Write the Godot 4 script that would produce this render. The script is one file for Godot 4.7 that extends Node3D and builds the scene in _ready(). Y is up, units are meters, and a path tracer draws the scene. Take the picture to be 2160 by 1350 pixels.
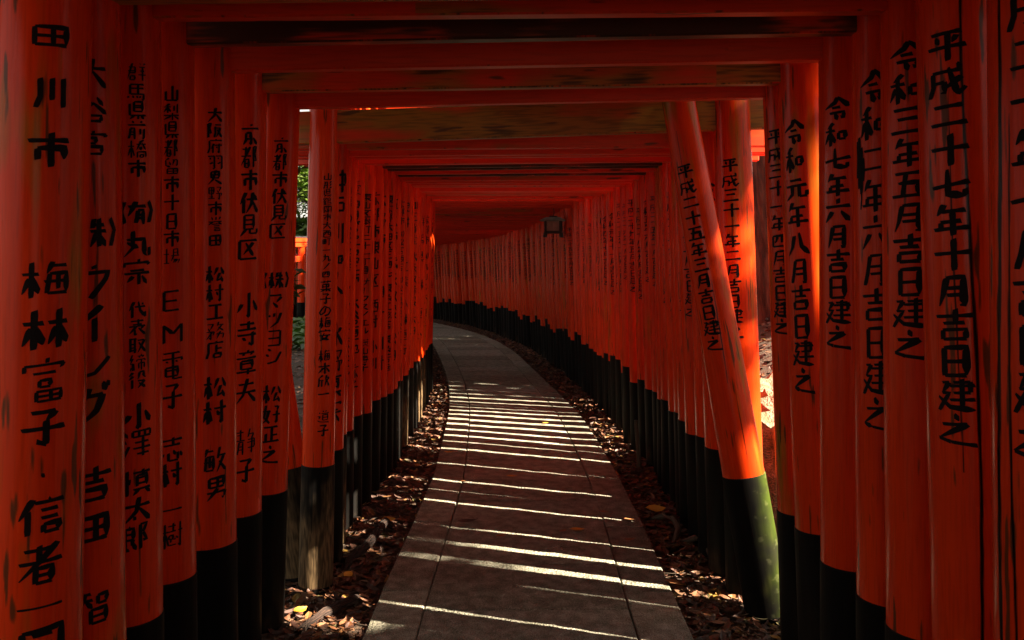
extends Node3D
# A path of stone slabs through a curving tunnel of vermilion torii gates.

const NEAR := [
	[1, 2, 1.84, -0.965, 0.998, 0.105, 0.1, 0.55, 0.55, 2.15, [["田",2.032,1.975,0.079],["川",1.918,1.848,0.070],["市",1.794,1.721,0.077],["梅",1.519,1.444,0.089],["林",1.417,1.334,0.091],["富",1.314,1.220,0.081],["子",1.208,1.130,0.083],["・",1.089,1.042,0.062],["信",1.016,0.941,0.089],["者",0.916,0.837,0.087],["一",0.804,0.768,0.091],["同",0.744,0.661,0.085]], [["平成二十年七月吉日建之",2.168,1.125,0.081]]],
	[2, 2.22, 2.12, -0.958, 1, 0.095, 0.095, 0.55, 0.55, 2.15, [["大",1.998,1.929,0.071],["谷",1.906,1.847,0.071],["宮",1.826,1.768,0.071],["㈱",1.625,1.539,0.115],["ウ",1.504,1.426,0.083],["イ",1.406,1.322,0.080],["ン",1.303,1.240,0.080],["グ",1.222,1.130,0.085],["吉",1.024,0.943,0.083],["田",0.922,0.843,0.076],["智",0.734,0.653,0.083]], [["平成二十七年十月吉日建之",2.052,1.095,0.082]]],
	[3, 2.45, 2.37, -0.955, 0.992, 0.097, 0.1, 0.55, 0.55, 2.165, [["群馬県前橋市",2.037,1.731,0.046],["㈲",1.677,1.604,0.079],["丸宗",1.595,1.446,0.069],["代表取締役",1.407,1.174,0.042],["小澤",1.140,0.992,0.069],["慎太郎",0.964,0.747,0.069]], [["令和三年五月吉日建之",2.078,1.260,0.089]]],
	[4, 2.75, 2.58, -0.969, 0.993, 0.098, 0.097, 0.55, 0.55, 2.16, [["山梨県都留市十日市場",2.030,1.493,0.044],["E",1.424,1.361,0.057],["M",1.324,1.264,0.060],["電子",1.239,1.064,0.063],["志村",0.987,0.836,0.060],["一",0.793,0.750,0.060],["樹",0.729,0.657,0.066]], [["令和二年六月吉日建之",2.049,1.033,0.075]]],
	[5, 3.06, 2.86, -0.939, 0.985, 0.1, 0.1, 0.55, 0.55, 2.14, [["大阪府羽曳野市誉田",2.012,1.547,0.046],["松村工務店",1.490,1.178,0.057],["松村",1.126,0.961,0.073],["敏男",0.889,0.708,0.073]], [["令和七年六月吉日建之",2.017,1.231,0.080]]],
	[6, 3.41, 3.21, -0.951, 1.013, 0.094, 0.095, 0.55, 0.55, 2.13, [["京都市伏見区",2.009,1.502,0.065],["小寺章夫",1.388,0.964,0.074],["静子",0.883,0.672,0.074]], [["令和元年八月吉日建之",2.003,1.037,0.077]]],
	[7, 3.72, 3.42, -0.93, 1.012, 0.094, 0.09, 0.55, 0.55, 2.115, [["京都市伏見区",1.996,1.585,0.060],["㈱",1.458,1.377,0.108],["マツヨシ",1.367,1.079,0.062],["松好正之",1.000,0.673,0.073]], [["平成三十一年四月吉日建之",1.998,1.221,0.075]]],
	[8, 4.3, 3.84, -1, 0.905, 0.095, 0.089, 0.5, 0.585, 2.23, [["京都市",1.550,1.295,0.051],["木太哲",0.997,0.667,0.043]], [["平成二十五年三月吉日建之",1.936,1.127,0.073]]],
	[9, 4.15, 4.09, -0.82, 0.962, 0.073, 0.088, 0.55, 0.55, 2.05, [["山形県鶴岡市大西町一九ノ四",1.886,1.408,0.037],["菓子の梅安",1.399,1.123,0.052],["梅木欣一",1.084,0.856,0.052],["道子",0.809,0.688,0.054]], [["平成三十一年二月吉日建之",1.949,1.142,0.073]]],
]

const GLYPHS := {
	"一": "0595",
	"二": "1282 0797",
	"三": "1181 2474 0898",
	"四": "1218 128288 423526 6266 1888",
	"五": "1181 4138 247478 0898",
	"六": "5052 0393 3509 6599",
	"七": "0594 404788 8886",
	"八": "322609 516699",
	"九": "303609 13737889 9996",
	"十": "0494 5059",
	"年": "3013 2282 2575 2527 0797 5259",
	"月": "312619 31717969 3474 3676",
	"日": "2129 217179 2575 2979",
	"吉": "0292 5054 2474 口:1589",
	"建": "4181 8184 3292 4484 3696 6068 1131 3114 143409 053899",
	"之": "4052 1373 7307 0738 3899",
	"平": "1181 2234 7264 0595 5159",
	"成": "1282 121609 1545 454838 516579 7997 8447 7082",
	"令": "504204 507294 3464 26767868 4659",
	"和": "禾:0049 口:5387",
	"元": "2272 0494 343709 6468 6898 9896",
	"禾": "8022 0393 5159 4408 6498",
	"口": "1218 128288 1888",
	"目": "2129 217179 2373 2575 2777 2979",
	"田": "1218 128288 5258 1585 1888",
	"川": "212619 5157 8189",
	"市": "5052 0292 2427 248487 5259",
	"木": "0393 5059 4408 6498",
	"林": "木:0049 木:5099",
	"毎": "3013 2181 2318 238388 0595 1888 5357",
	"梅": "木:0039 毎:4099",
	"宀": "5053 0408 0494 9487",
	"富": "宀:0093 2373 口:3466 田:2699",
	"子": "2171 7153 5359 5938 0595",
	"・": "4455 4555",
	"亻": "8005 5359",
	"言": "4051 0191 2373 2575 口:2689",
	"信": "亻:0039 言:3099",
	"者": "1171 4044 0494 8008 日:2589",
	"同": "1119 119199 3272 口:2477",
	"東": "0191 2227 228287 2484 2686 5059 4609 5699",
	"区": "0191 0109 0999 7227 3278",
	"朱": "2013 2282 0494 5059 4409 5599",
	"株": "木:0039 朱:4099",
	"㈱": "株:2178 110418 819488",
	"㈲": "有:2178 110418 819488",
	"有": "0292 402306 月:3399",
	"ウ": "5051 1215 12928449",
	"イ": "7005 5359",
	"ン": "1133 195893",
	"ク": "4015 3282 826629",
	"グ": "ク:0189 7082 8091",
	"矢": "3013 2282 0595 523609 5599",
	"知": "矢:0049 口:5288",
	"智": "知:0095 日:2599",
	"君": "1282 8285 0494 1585 5008 口:2689",
	"羊": "2031 8061 1282 2474 0696 5259",
	"群": "君:0049 羊:5099",
	"馬": "1116 1181 1383 168689 8979 5156 0708 2738 4758 6768",
	"県": "3035 307075 3272 3373 3575 1117 1797 5759 3719 6789",
	"前": "2031 7061 0292 月:0349 6467 8489 8979",
	"喬": "7021 0292 4105 5195 口:3355 1619 169699 口:3779",
	"橋": "木:0039 喬:4099",
	"丸": "九:0099 1456",
	"宗": "宀:0093 2474 0595 5559 3618 6689",
	"代": "亻:0039 3393 506599 9996 7182",
	"表": "1181 2373 0494 5054 4408 3639 3948 5599 8466",
	"耳": "0191 2128 7179 2474 2676 0897",
	"又": "1282 8219 2399",
	"取": "耳:0049 又:4099",
	"糸": "5023 501343 6215 1575 5559 3719 7589",
	"帝": "5051 1181 3132 7162 0304 0393 9394 2528 258588 5359",
	"締": "糸:0039 帝:4099",
	"彳": "7002 7204 5459",
	"殳": "302314 307073 7393 1585 8519 2699",
	"役": "彳:0039 殳:4099",
	"小": "5059 5948 2407 7397",
	"氵": "2072 0354 0985",
	"睪": "0002 0090 9092 0292 3032 6062 1484 5257 0696 2888 5759",
	"澤": "氵:0029 睪:3099",
	"忄": "5059 1326 8375",
	"真": "0191 5052 2226 227276 2373 2575 0797 3709 6799",
	"慎": "忄:0029 真:3099",
	"大": "0393 504509 5499",
	"太": "大:0099 3748",
	"良": "4051 1118 117175 1373 1575 1849 7557 5599",
	"阝": "1019 106033 336636",
	"郎": "良:0049 阝:5099",
	"山": "5058 1318 1888 8288",
	"梨": "禾:0045 6164 8085 木:0599",
	"都": "者:0059 阝:6099",
	"留": "3011 1114 1445 3244 5181 8184 8474 6154 田:1599",
	"土": "0393 5058 0898",
	"昜": "日:1094 0494 3407 2666 9696 9688 8878 5628 7648",
	"場": "土:0039 昜:4099",
	"E": "1119 1181 1575 1989",
	"M": "1911 1155 5591 9199",
	"電": "1080 0204 029293 5054 2333 6373 2528 257578 2676 2878 5459 5999",
	"志": "0191 5053 1383 1608 3639 3979 7976 5567 8698",
	"村": "木:0039 4393 7079 7968 5466",
	"樹": "木:0039 3161 5053 3363 口:3456 3868 4647 6656 7393 8089 8978 6576",
	"反": "1181 121609 2373 7329 3499",
	"阪": "阝:0039 反:4099",
	"广": "5051 1191 111609",
	"府": "广:0099 亻:2349 4494 7379 7968 5566",
	"羽": "0141 4149 4939 1223 1635 5191 9199 9989 6273 6685",
	"曳": "2125 217175 2373 2575 503609 4699",
	"里": "1115 118185 1383 1585 5158 2777 0898",
	"予": "1181 8144 2345 0595 9577 5559 5938",
	"野": "里:0049 予:5099",
	"誉": "2032 5052 8072 0393 3305 6395 言:2499",
	"公": "3105 6195 5428 2877 6689",
	"松": "木:0039 公:4099",
	"工": "1181 5158 0898",
	"攵": "3014 2393 7309 2599",
	"力": "0393 9388 8878 5009",
	"務": "予:0049 3509 攵:5095 力:5599",
	"店": "广:0099 5256 5484 口:3689",
	"敏": "毎:0049 攵:5099",
	"男": "田:1095 力:1599",
	"京": "5051 0292 口:2357 5659 5948 3619 6689",
	"伏": "亻:0039 大:3099 7183",
	"見": "2026 207076 2272 2474 2676 3609 5658 5898 9896",
	"寺": "1181 5053 0393 0595 7479 7958 2647",
	"章": "5051 1181 3132 7162 0393 2427 247477 2575 2777 0898 5759",
	"夫": "1282 0595 503609 5599",
	"青": "1181 2262 0494 5054 月:1499",
	"争": "3013 2272 7254 1484 8487 0595 1787 5359 5948",
	"静": "青:0049 争:5099",
	"マ": "1181 8255 3568",
	"ツ": "1223 4143 816629",
	"ヨ": "1181 8189 1585 1989",
	"シ": "1132 0425 196893",
	"女": "402689 735709 0393",
	"好": "女:0049 子:5099",
	"正": "1181 5158 5585 2428 0898",
	"扌": "0292 5059 5938 0696",
	"斤": "8012 121609 1494 6469",
	"哲": "扌:0035 斤:4095 口:2589",
	"开": "1181 0595 312609 7179",
	"彡": "8013 8336 9719",
	"形": "开:0059 彡:6099",
	"隹": "4005 2329 6052 2383 2575 2777 2989 5359",
	"隺": "0103 019193 隹:0299",
	"鳥": "5041 2127 217174 2373 2484 268689 8979 0819 3839 5859",
	"鶴": "隺:0049 鳥:4099",
	"岡": "1119 119199 3142 7162 2373 山:2478",
	"西": "0191 1319 139399 1999 413516 6166 6686",
	"丁": "0191 5159 5938",
	"町": "田:0048 丁:5099",
	"ノ": "814619",
	"菓": "0191 3032 6062 2326 237376 2575 0797 5359 4709 5799",
	"の": "52461806234183957849",
	"安": "宀:0093 女:0399",
	"欠": "4014 2282 8274 532609 4499",
	"欣": "斤:0049 欠:5099",
	"道": "4051 7061 3292 4347 438387 4585 4787 1122 0424 2416 072899",
	"仲": "亻:0039 4246 429296 4696 7079",
	"戸": "1181 2383 8386 2686 232609",
	"人": "504509 4599",
	"水": "5059 5948 0343 4308 8264 5399",
	"相": "木:0039 目:4199",
	"模": "木:0039 4191 5052 7072 4346 438386 4585 4686 3797 6739 6799",
	"井": "0292 0696 302609 7079",
	"設": "言:0049 殳:5099",
	"ル": "312619 616895",
	"ー": "5149",
	"プ": "1181 815729 8091",
	"礻": "4051 0272 7206 4359 5586",
	"社": "礻:0039 土:4099",
	"長": "2126 2181 2373 2474 0696 2629 2948 4699 8667",
	"克": "0191 5053 口:2357 3709 6668 6898 9896",
	"久": "4014 3272 724609 4599",
	"愛": "8011 2132 4142 7162 0304 0393 9394 2435 3565 7475 4608 4676 7609 3799",
	"名": "4014 3272 721608 2435 口:3688",
	"古": "0292 5055 口:2589",
	"屋": "1181 8183 1383 111609 3484 5436 3676 5659 2999",
	"永": "4051 3252 5259 5948 0444 4408 8364 5499",
	"谷": "3013 6083 5206 5296 口:2689",
	"直": "0191 5053 3337 338387 3484 3585 3787 1319 1999",
	"也": "0583 8386 8676 5047 2128 2898 9896",
	"涼": "氵:0029 京:3099",
	"本": "0393 5059 4407 6497 3777",
	"サ": "0393 3036 706639",
	"キ": "1282 0696 4069",
	"ス": "1272 724609 4689",
	"エ": "2272 5258 0898",
	"横": "木:0039 4191 5052 8082 3393 4447 448487 6367 4787 5839 7899",
	"専": "1181 2225 228285 2383 2585 5056 0696 7579 7959 2748",
	"佐": "亻:0039 3292 605438 5585 7578 4898",
	"戋": "2272 1494 405799 9996 7549",
	"浅": "氵:0029 戋:3099",
	"門": "0109 0141 4144 0444 5154 5191 9199 5494 9989",
	"間": "門:0099 日:2579",
	"農": "1114 118184 1282 1484 4044 6064 1595 151709 2777 1888 3839 3948 5799",
	"業": "3032 6062 1122 8172 0393 2434 1585 0696 5359 4709 5699",
	"協": "十:0029 力:4084 力:3559 力:6599",
	"組": "糸:0039 5158 518188 5383 5686 3999",
	"合": "504204 507294 3464 口:2689",
	"宮": "宀:0093 口:3265 口:2589",
	"商": "5051 0191 3132 7162 1319 139399 4435 6475 口:3588",
	"物": "牛:0039 4005 2292 9288 8868 5308 7327",
	"牛": "3013 2282 0595 5059",
	"産": "5051 1181 3132 7162 0393 031609 3425 3585 5459 3777 2999",
	"芳": "0191 3032 6062 5354 0494 442609 4676 7679 7969",
	"行": "彳:0039 5181 4494 7479 7958",
	"式": "0292 1555 3558 0867 606799 9996 8091",
	"会": "504204 507294 3464 1686 4728 2878 6789",
	"省": "5053 2214 7183 7306 目:2489",
	"堂": "5052 2132 8172 0304 0393 9394 口:3467 2777 5659 0999",
	"幸": "1282 5054 0494 3536 7565 1696 1898 5659",
	"条": "4014 3272 7206 3395 木:0599",
}

const GATE_GROUP := "vermilion gates of the tunnel"
const SPEC_H := 2.6
var M := {}
var used := {}
var strokes := {}
var rng := RandomNumberGenerator.new()


# ------------------------------------------------------------------ naming
func numbered(called: String) -> String:
	var n: int = used.get(called, 0)
	used[called] = n + 1
	return called if n == 0 else "%s_%03d" % [called, n]

func tag(o: Node, label: String, category: String, group := "", kind := "") -> void:
	if label: o.set_meta("label", label)
	if category: o.set_meta("category", category)
	if group: o.set_meta("group", group)
	if kind: o.set_meta("kind", kind)

func thing(called: String, at: Vector3, turn := 0.0) -> Node3D:
	var o := Node3D.new()
	o.name = numbered(called)
	add_child(o)
	o.position = at
	o.rotation.y = turn
	return o

func part(called: String, mesh: Mesh, mat: Material, parent: Node, where := Transform3D()) -> MeshInstance3D:
	var o := MeshInstance3D.new()
	var n := called
	if parent == self:
		n = numbered(called)
	else:
		var k := 0
		while parent.has_node(n):
			k += 1
			n = "%s_%03d" % [called, k]
	o.name = n
	o.mesh = mesh
	o.material_override = mat
	o.transform = where
	parent.add_child(o, true)
	return o


# ------------------------------------------------------------------ mesh building
class MB:
	var v := PackedVector3Array()
	var n := PackedVector3Array()
	var t := PackedVector2Array()
	func tri(a: Vector3, b: Vector3, c: Vector3, na: Vector3, nb: Vector3, nc: Vector3, ta: Vector2, tb: Vector2, tc: Vector2) -> void:
		if (b - a).cross(c - a).dot(na + nb + nc) > 0.0:
			v.append(a); v.append(c); v.append(b)
			n.append(na); n.append(nc); n.append(nb)
			t.append(ta); t.append(tc); t.append(tb)
		else:
			v.append(a); v.append(b); v.append(c)
			n.append(na); n.append(nb); n.append(nc)
			t.append(ta); t.append(tb); t.append(tc)
	func quad(a: Vector3, b: Vector3, c: Vector3, d: Vector3, na: Vector3, nb: Vector3, nc: Vector3, nd: Vector3, ta := Vector2(), tb := Vector2(), tc := Vector2(), td := Vector2()) -> void:
		tri(a, b, c, na, nb, nc, ta, tb, tc)
		tri(a, c, d, na, nc, nd, ta, tc, td)
	func flat(a: Vector3, b: Vector3, c: Vector3, d: Vector3, out: Vector3) -> void:
		var m := (c - a).cross(d - b).normalized()
		if m.dot(out) < 0.0: m = -m
		quad(a, b, c, d, m, m, m, m, Vector2(a.x, a.z), Vector2(b.x, b.z), Vector2(c.x, c.z), Vector2(d.x, d.z))
	func mesh() -> ArrayMesh:
		var arr := []
		arr.resize(Mesh.ARRAY_MAX)
		arr[Mesh.ARRAY_VERTEX] = v
		arr[Mesh.ARRAY_NORMAL] = n
		arr[Mesh.ARRAY_TEX_UV] = t
		var m := ArrayMesh.new()
		m.add_surface_from_arrays(Mesh.PRIMITIVE_TRIANGLES, arr)
		return m

# rings: Vector2(height, radius); u runs round, 0.5 faces +z; v runs down from SPEC_H
func lathe(rings: Array, seg: int, vh := SPEC_H, ushift := 0.0, wob := 0.0, cap := true, seed_ := 0.0) -> ArrayMesh:
	var mb := MB.new()
	for i in rings.size() - 1:
		var y0: float = rings[i].x
		var y1: float = rings[i + 1].x
		var r0: float = rings[i].y
		var r1: float = rings[i + 1].y
		var ny := (r0 - r1) / maxf(0.0005, Vector2(y1 - y0, r1 - r0).length())
		for s in seg:
			var a0 := -PI + TAU * s / seg
			var a1 := -PI + TAU * (s + 1) / seg
			var d0 := Vector3(sin(a0), 0, cos(a0))
			var d1 := Vector3(sin(a1), 0, cos(a1))
			var f00 := 1.0 + wob * sin(a0 * 3.0 + y0 * 2.0 + seed_)
			var f01 := 1.0 + wob * sin(a1 * 3.0 + y0 * 2.0 + seed_)
			var f10 := 1.0 + wob * sin(a0 * 3.0 + y1 * 2.0 + seed_)
			var f11 := 1.0 + wob * sin(a1 * 3.0 + y1 * 2.0 + seed_)
			var n0 := (d0 + Vector3(0, ny, 0)).normalized()
			var n1 := (d1 + Vector3(0, ny, 0)).normalized()
			var u0 := float(s) / seg + ushift
			var u1 := float(s + 1) / seg + ushift
			mb.quad(d0 * r0 * f00 + Vector3(0, y0, 0), d1 * r0 * f01 + Vector3(0, y0, 0), d1 * r1 * f11 + Vector3(0, y1, 0), d0 * r1 * f10 + Vector3(0, y1, 0), n0, n1, n1, n0,
				Vector2(u0, 1.0 - y0 / vh), Vector2(u1, 1.0 - y0 / vh), Vector2(u1, 1.0 - y1 / vh), Vector2(u0, 1.0 - y1 / vh))
	if cap:
		var top: Vector2 = rings[rings.size() - 1]
		for s in seg:
			var a0 := -PI + TAU * s / seg
			var a1 := -PI + TAU * (s + 1) / seg
			mb.tri(Vector3(0, top.x, 0), Vector3(sin(a0) * top.y, top.x, cos(a0) * top.y), Vector3(sin(a1) * top.y, top.x, cos(a1) * top.y), Vector3.UP, Vector3.UP, Vector3.UP, Vector2(0.5, 0.02), Vector2(0.4, 0.02), Vector2(0.6, 0.02))
	return mb.mesh()

# chamfered box, centred; uv in metres along the longest axis (u) and across (v)
func cbox(size: Vector3, b: float, uo := Vector2.ZERO, us := Vector2.ONE) -> ArrayMesh:
	var mb := MB.new()
	var h := size * 0.5
	var long := size.max_axis_index()
	for ax in 3:
		var u := (ax + 1) % 3
		var w := (ax + 2) % 3
		for s in [-1.0, 1.0]:
			var out := Vector3.ZERO
			out[ax] = s
			var q: Array[Vector3] = []
			var tx: Array[Vector2] = []
			for c in [[-1, -1], [1, -1], [1, 1], [-1, 1]]:
				var p := Vector3.ZERO
				p[ax] = s * h[ax]
				p[u] = c[0] * (h[u] - b)
				p[w] = c[1] * (h[w] - b)
				q.append(p)
				var lu: float = p[long] if ax != long else p[u]
				var lv: float = (p[w] if u == long else p[u]) if ax != long else p[w]
				tx.append(Vector2((lu + uo.x) * us.x, (lv + uo.y + ax * 0.37 + s * 0.13) * us.y))
			mb.quad(q[0], q[1], q[2], q[3], out, out, out, out, tx[0], tx[1], tx[2], tx[3])
			# the chamfers towards the next axis
			for s2 in [-1.0, 1.0]:
				var out2 := Vector3.ZERO
				out2[u] = s2
				var nn := (out + out2).normalized()
				var p0 := Vector3.ZERO; var p1 := Vector3.ZERO; var p2 := Vector3.ZERO; var p3 := Vector3.ZERO
				p0[ax] = s * h[ax]; p0[u] = s2 * (h[u] - b); p0[w] = -(h[w] - b)
				p1 = p0; p1[w] = h[w] - b
				p2[ax] = s * (h[ax] - b); p2[u] = s2 * h[u]; p2[w] = h[w] - b
				p3 = p2; p3[w] = -(h[w] - b)
				mb.quad(p0, p1, p2, p3, nn, nn, nn, nn, (Vector2(p0[long], p0[w]) + uo) * us, (Vector2(p1[long], p1[w]) + uo) * us, (Vector2(p2[long], p2[w]) + uo) * us, (Vector2(p3[long], p3[w]) + uo) * us)
	for sx in [-1.0, 1.0]:
		for sy in [-1.0, 1.0]:
			for sz in [-1.0, 1.0]:
				var sg := Vector3(sx, sy, sz)
				var nn := sg.normalized()
				mb.tri(sg * (h - Vector3(0, b, b)), sg * (h - Vector3(b, 0, b)), sg * (h - Vector3(b, b, 0)), nn, nn, nn, uo, uo, uo)
	return mb.mesh()

# a tube along points with radii
func tube(pts: Array, radii: Array, seg := 8, vs := 1.0) -> ArrayMesh:
	var mb := MB.new()
	tube_into(mb, pts, radii, seg, vs)
	return mb.mesh()

func tube_into(mb: MB, pts: Array, radii: Array, seg := 8, vs := 1.0) -> void:
	var fr: Array[Basis] = []
	for i in pts.size():
		var d: Vector3 = (pts[mini(i + 1, pts.size() - 1)] - pts[maxi(i - 1, 0)]).normalized()
		var side := d.cross(Vector3(0.31, 0.2, 0.93)).normalized()
		fr.append(Basis(side, d, side.cross(d)))
	var len := 0.0
	for i in pts.size() - 1:
		var step: float = (pts[i + 1] - pts[i]).length()
		for s in seg:
			var a0 := TAU * s / seg
			var a1 := TAU * (s + 1) / seg
			var n00 := fr[i].x * cos(a0) + fr[i].z * sin(a0)
			var n01 := fr[i].x * cos(a1) + fr[i].z * sin(a1)
			var n10 := fr[i + 1].x * cos(a0) + fr[i + 1].z * sin(a0)
			var n11 := fr[i + 1].x * cos(a1) + fr[i + 1].z * sin(a1)
			mb.quad(pts[i] + n00 * radii[i], pts[i] + n01 * radii[i], pts[i + 1] + n11 * radii[i + 1], pts[i + 1] + n10 * radii[i + 1], n00, n01, n11, n10,
				Vector2(float(s) / seg, len * vs), Vector2(float(s + 1) / seg, len * vs), Vector2(float(s + 1) / seg, (len + step) * vs), Vector2(float(s) / seg, (len + step) * vs))
		len += step
	var e := pts.size() - 1
	for s in seg:
		var a0 := TAU * s / seg
		var a1 := TAU * (s + 1) / seg
		var up: Vector3 = fr[e].y
		mb.tri(pts[e], pts[e] + (fr[e].x * cos(a0) + fr[e].z * sin(a0)) * radii[e], pts[e] + (fr[e].x * cos(a1) + fr[e].z * sin(a1)) * radii[e], up, up, up, Vector2(), Vector2(), Vector2())


# ------------------------------------------------------------------ textures and materials
func noise(s: int, f: float, oct := 3) -> FastNoiseLite:
	var n := FastNoiseLite.new()
	n.seed = s
	n.frequency = f
	n.noise_type = FastNoiseLite.TYPE_SIMPLEX_SMOOTH
	n.fractal_octaves = oct
	return n

func picture(w: int, h: int, pixel: Callable) -> ImageTexture:
	var bytes := PackedByteArray()
	bytes.resize(w * h * 3)
	var k := 0
	for y in h:
		for x in w:
			var c: Color = pixel.call(x, y)
			bytes[k] = int(clampf(c.r, 0, 1) * 255)
			bytes[k + 1] = int(clampf(c.g, 0, 1) * 255)
			bytes[k + 2] = int(clampf(c.b, 0, 1) * 255)
			k += 3
	return ImageTexture.create_from_image(Image.create_from_data(w, h, false, Image.FORMAT_RGB8, bytes))

func noise_map(s: int, f: float, w: int, h: int, stretch: Vector2, low := 0.0, high := 1.0, oct := 3) -> ImageTexture:
	var a := noise(s, f, oct)
	return picture(w, h, func(x: int, y: int) -> Color:
		var q := clampf(0.5 + a.get_noise_2d(x * stretch.x, y * stretch.y) * 0.8, 0, 1)
		var z := lerpf(low, high, q)
		return Color(z, z, z))

# painted timber. opts: olive (0..1 amount), olive_top (share of the height from the top), cracks: [[u, v0, v1, width]], chips, dull
func paint_tex(s: int, w: int, h: int, opts: Dictionary) -> ImageTexture:
	var long := noise(s, 0.02)
	var fine := noise(s + 1, 0.11, 2)
	var blot := noise(s + 2, 0.012)
	var chip := noise(s + 3, 0.06, 2)
	var olive: float = opts.get("olive", 0.0)
	var otop: float = opts.get("olive_top", 0.0)
	var chips: float = opts.get("chips", 0.0)
	var dull: float = opts.get("dull", 0.0)
	var cracks: Array = opts.get("cracks", [])
	var darkening: float = opts.get("dark", 0.0)  # darkens the paint; on some beams this imitates shade
	var along: bool = opts.get("along_x", false)
	var base := Color(0.87, 0.242, 0.055)
	var deep := Color(0.80, 0.20, 0.045)
	var pale := Color(0.88, 0.32, 0.12)
	var moss := Color(0.60, 0.46, 0.14)
	var dark := Color(0.16, 0.10, 0.055)
	return picture(w, h, func(px: int, py: int) -> Color:
		var x := py if along else px
		var y := px if along else py
		var st := long.get_noise_2d(x * 1.6, y * 0.09)
		var fi := fine.get_noise_2d(x * 3.0, y * 0.12)
		var bl := blot.get_noise_2d(x, y * 0.35)
		var c := base.lerp(deep, clampf(0.4 - st * 0.55 + bl * 0.5, 0, 1))
		c = c.lerp(pale, clampf((bl - 0.25) * 1.2 + fi * 0.2, 0, 0.45 + dull))
		c = c.darkened(clampf(-fi * 0.12, 0, 0.08))
		var v := float(y) / (w if along else h)
		if olive > 0.0 or otop > 0.0:
			var k := olive + clampf((otop - v) * 5.0, 0, 1.0) * (1.0 if otop > 0.0 else 0.0)
			var m := clampf(k * 1.3 + st * 0.9 + bl * 1.0 - 0.62, 0, 0.92)
			c = c.lerp(moss, m)
			c = c.lerp(moss.darkened(0.35), clampf(fi * 1.2 + st * 0.5, 0, 0.6) * m)
			c = c.lerp(dark, clampf((m - 0.45) * 1.2 + fi * 0.6 + bl * 0.9 - 0.85 + darkening, 0, 0.9))
		if chips > 0.0:
			var q := chip.get_noise_2d(x * 1.6, y * 0.16) * 0.7 + chip.get_noise_2d(x * 0.5 + 300, y * 0.05) * 0.5
			if q > 0.56 - chips * 0.2:
				c = c.lerp(Color(0.3, 0.2, 0.12), clampf((q - (0.56 - chips * 0.2)) * 8.0, 0, 0.8))
		for k in cracks:
			if v > k[1] and v < k[2]:
				var cx: float = (k[0] + 0.012 * sin(v * 9.0 + k[0] * 20.0) + 0.006 * st) * (h if along else w)
				var d := absf(x - cx)
				var half: float = k[3] * (0.6 + 0.6 * sin((v - k[1]) / (k[2] - k[1]) * PI) + 0.5 * fi)
				if d < half:
					c = c.lerp(Color(0.04, 0.03, 0.02), clampf((half - d) * 1.2, 0, 0.93))
		return c)

func foot_tex(s: int, style: String) -> ImageTexture:
	var long := noise(s, 0.03)
	var fine := noise(s + 1, 0.12, 2)
	var blot := noise(s + 2, 0.02)
	return picture(128, 256, func(x: int, y: int) -> Color:
		var v := float(y) / 256.0      # 0 = the top of the black band
		var st := long.get_noise_2d(x * 1.8, y * 0.12)
		var fi := fine.get_noise_2d(x * 2.6, y * 0.2)
		var bl := blot.get_noise_2d(x, y * 0.5)
		var c := Color(0.06, 0.056, 0.053).lerp(Color(0.10, 0.09, 0.08), clampf(0.4 + st, 0, 1))
		var wear := 0.0
		if style == "black": wear = clampf((v - 0.82) * 2.0 + st * 0.5 + bl * 0.5 - 0.2, 0, 0.5)
		if style == "worn": wear = clampf((v - 0.16) * 2.4 + st * 0.5 + bl * 0.7, 0, 0.95)
		if style == "moss": wear = clampf(st * 0.8 + bl * 0.6 - 0.25, 0, 0.25)
		c = c.lerp(Color(0.46, 0.375, 0.27).darkened(clampf(0.2 - fi * 0.5, 0, 0.5)), wear)
		if style == "moss":
			var u := float(x) / 128.0
			var right := clampf(1.0 - absf(u - 0.7) * 4.2, 0, 1)
			c = c.lerp(Color(0.19, 0.24, 0.045), clampf(right * 1.25 * (0.6 + v * 0.6) + bl * 0.7 - 0.25, 0, 0.9))
			var q := blot.get_noise_2d(x * 2.6 + 70, y * 2.0)
			if q > 0.36 and u > 0.52: c = c.lerp(Color(0.42, 0.42, 0.30), clampf((q - 0.36) * 2.0, 0, 0.28))
		return c)

func mat(called: String, tex: Texture2D, rough: float, tint := Color.WHITE, scale := Vector3.ONE) -> StandardMaterial3D:
	var m := StandardMaterial3D.new()
	m.resource_name = called
	m.albedo_color = tint
	if tex: m.albedo_texture = tex
	m.roughness = rough
	m.uv1_scale = scale
	return m

func lin(r: float, g: float, b: float) -> Color:
	return Color(r, g, b).linear_to_srgb()

func world_tri(m: StandardMaterial3D, s: float) -> StandardMaterial3D:
	m.uv1_triplanar = true
	m.uv1_world_triplanar = true
	m.uv1_scale = Vector3(s, s, s)
	return m

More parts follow.
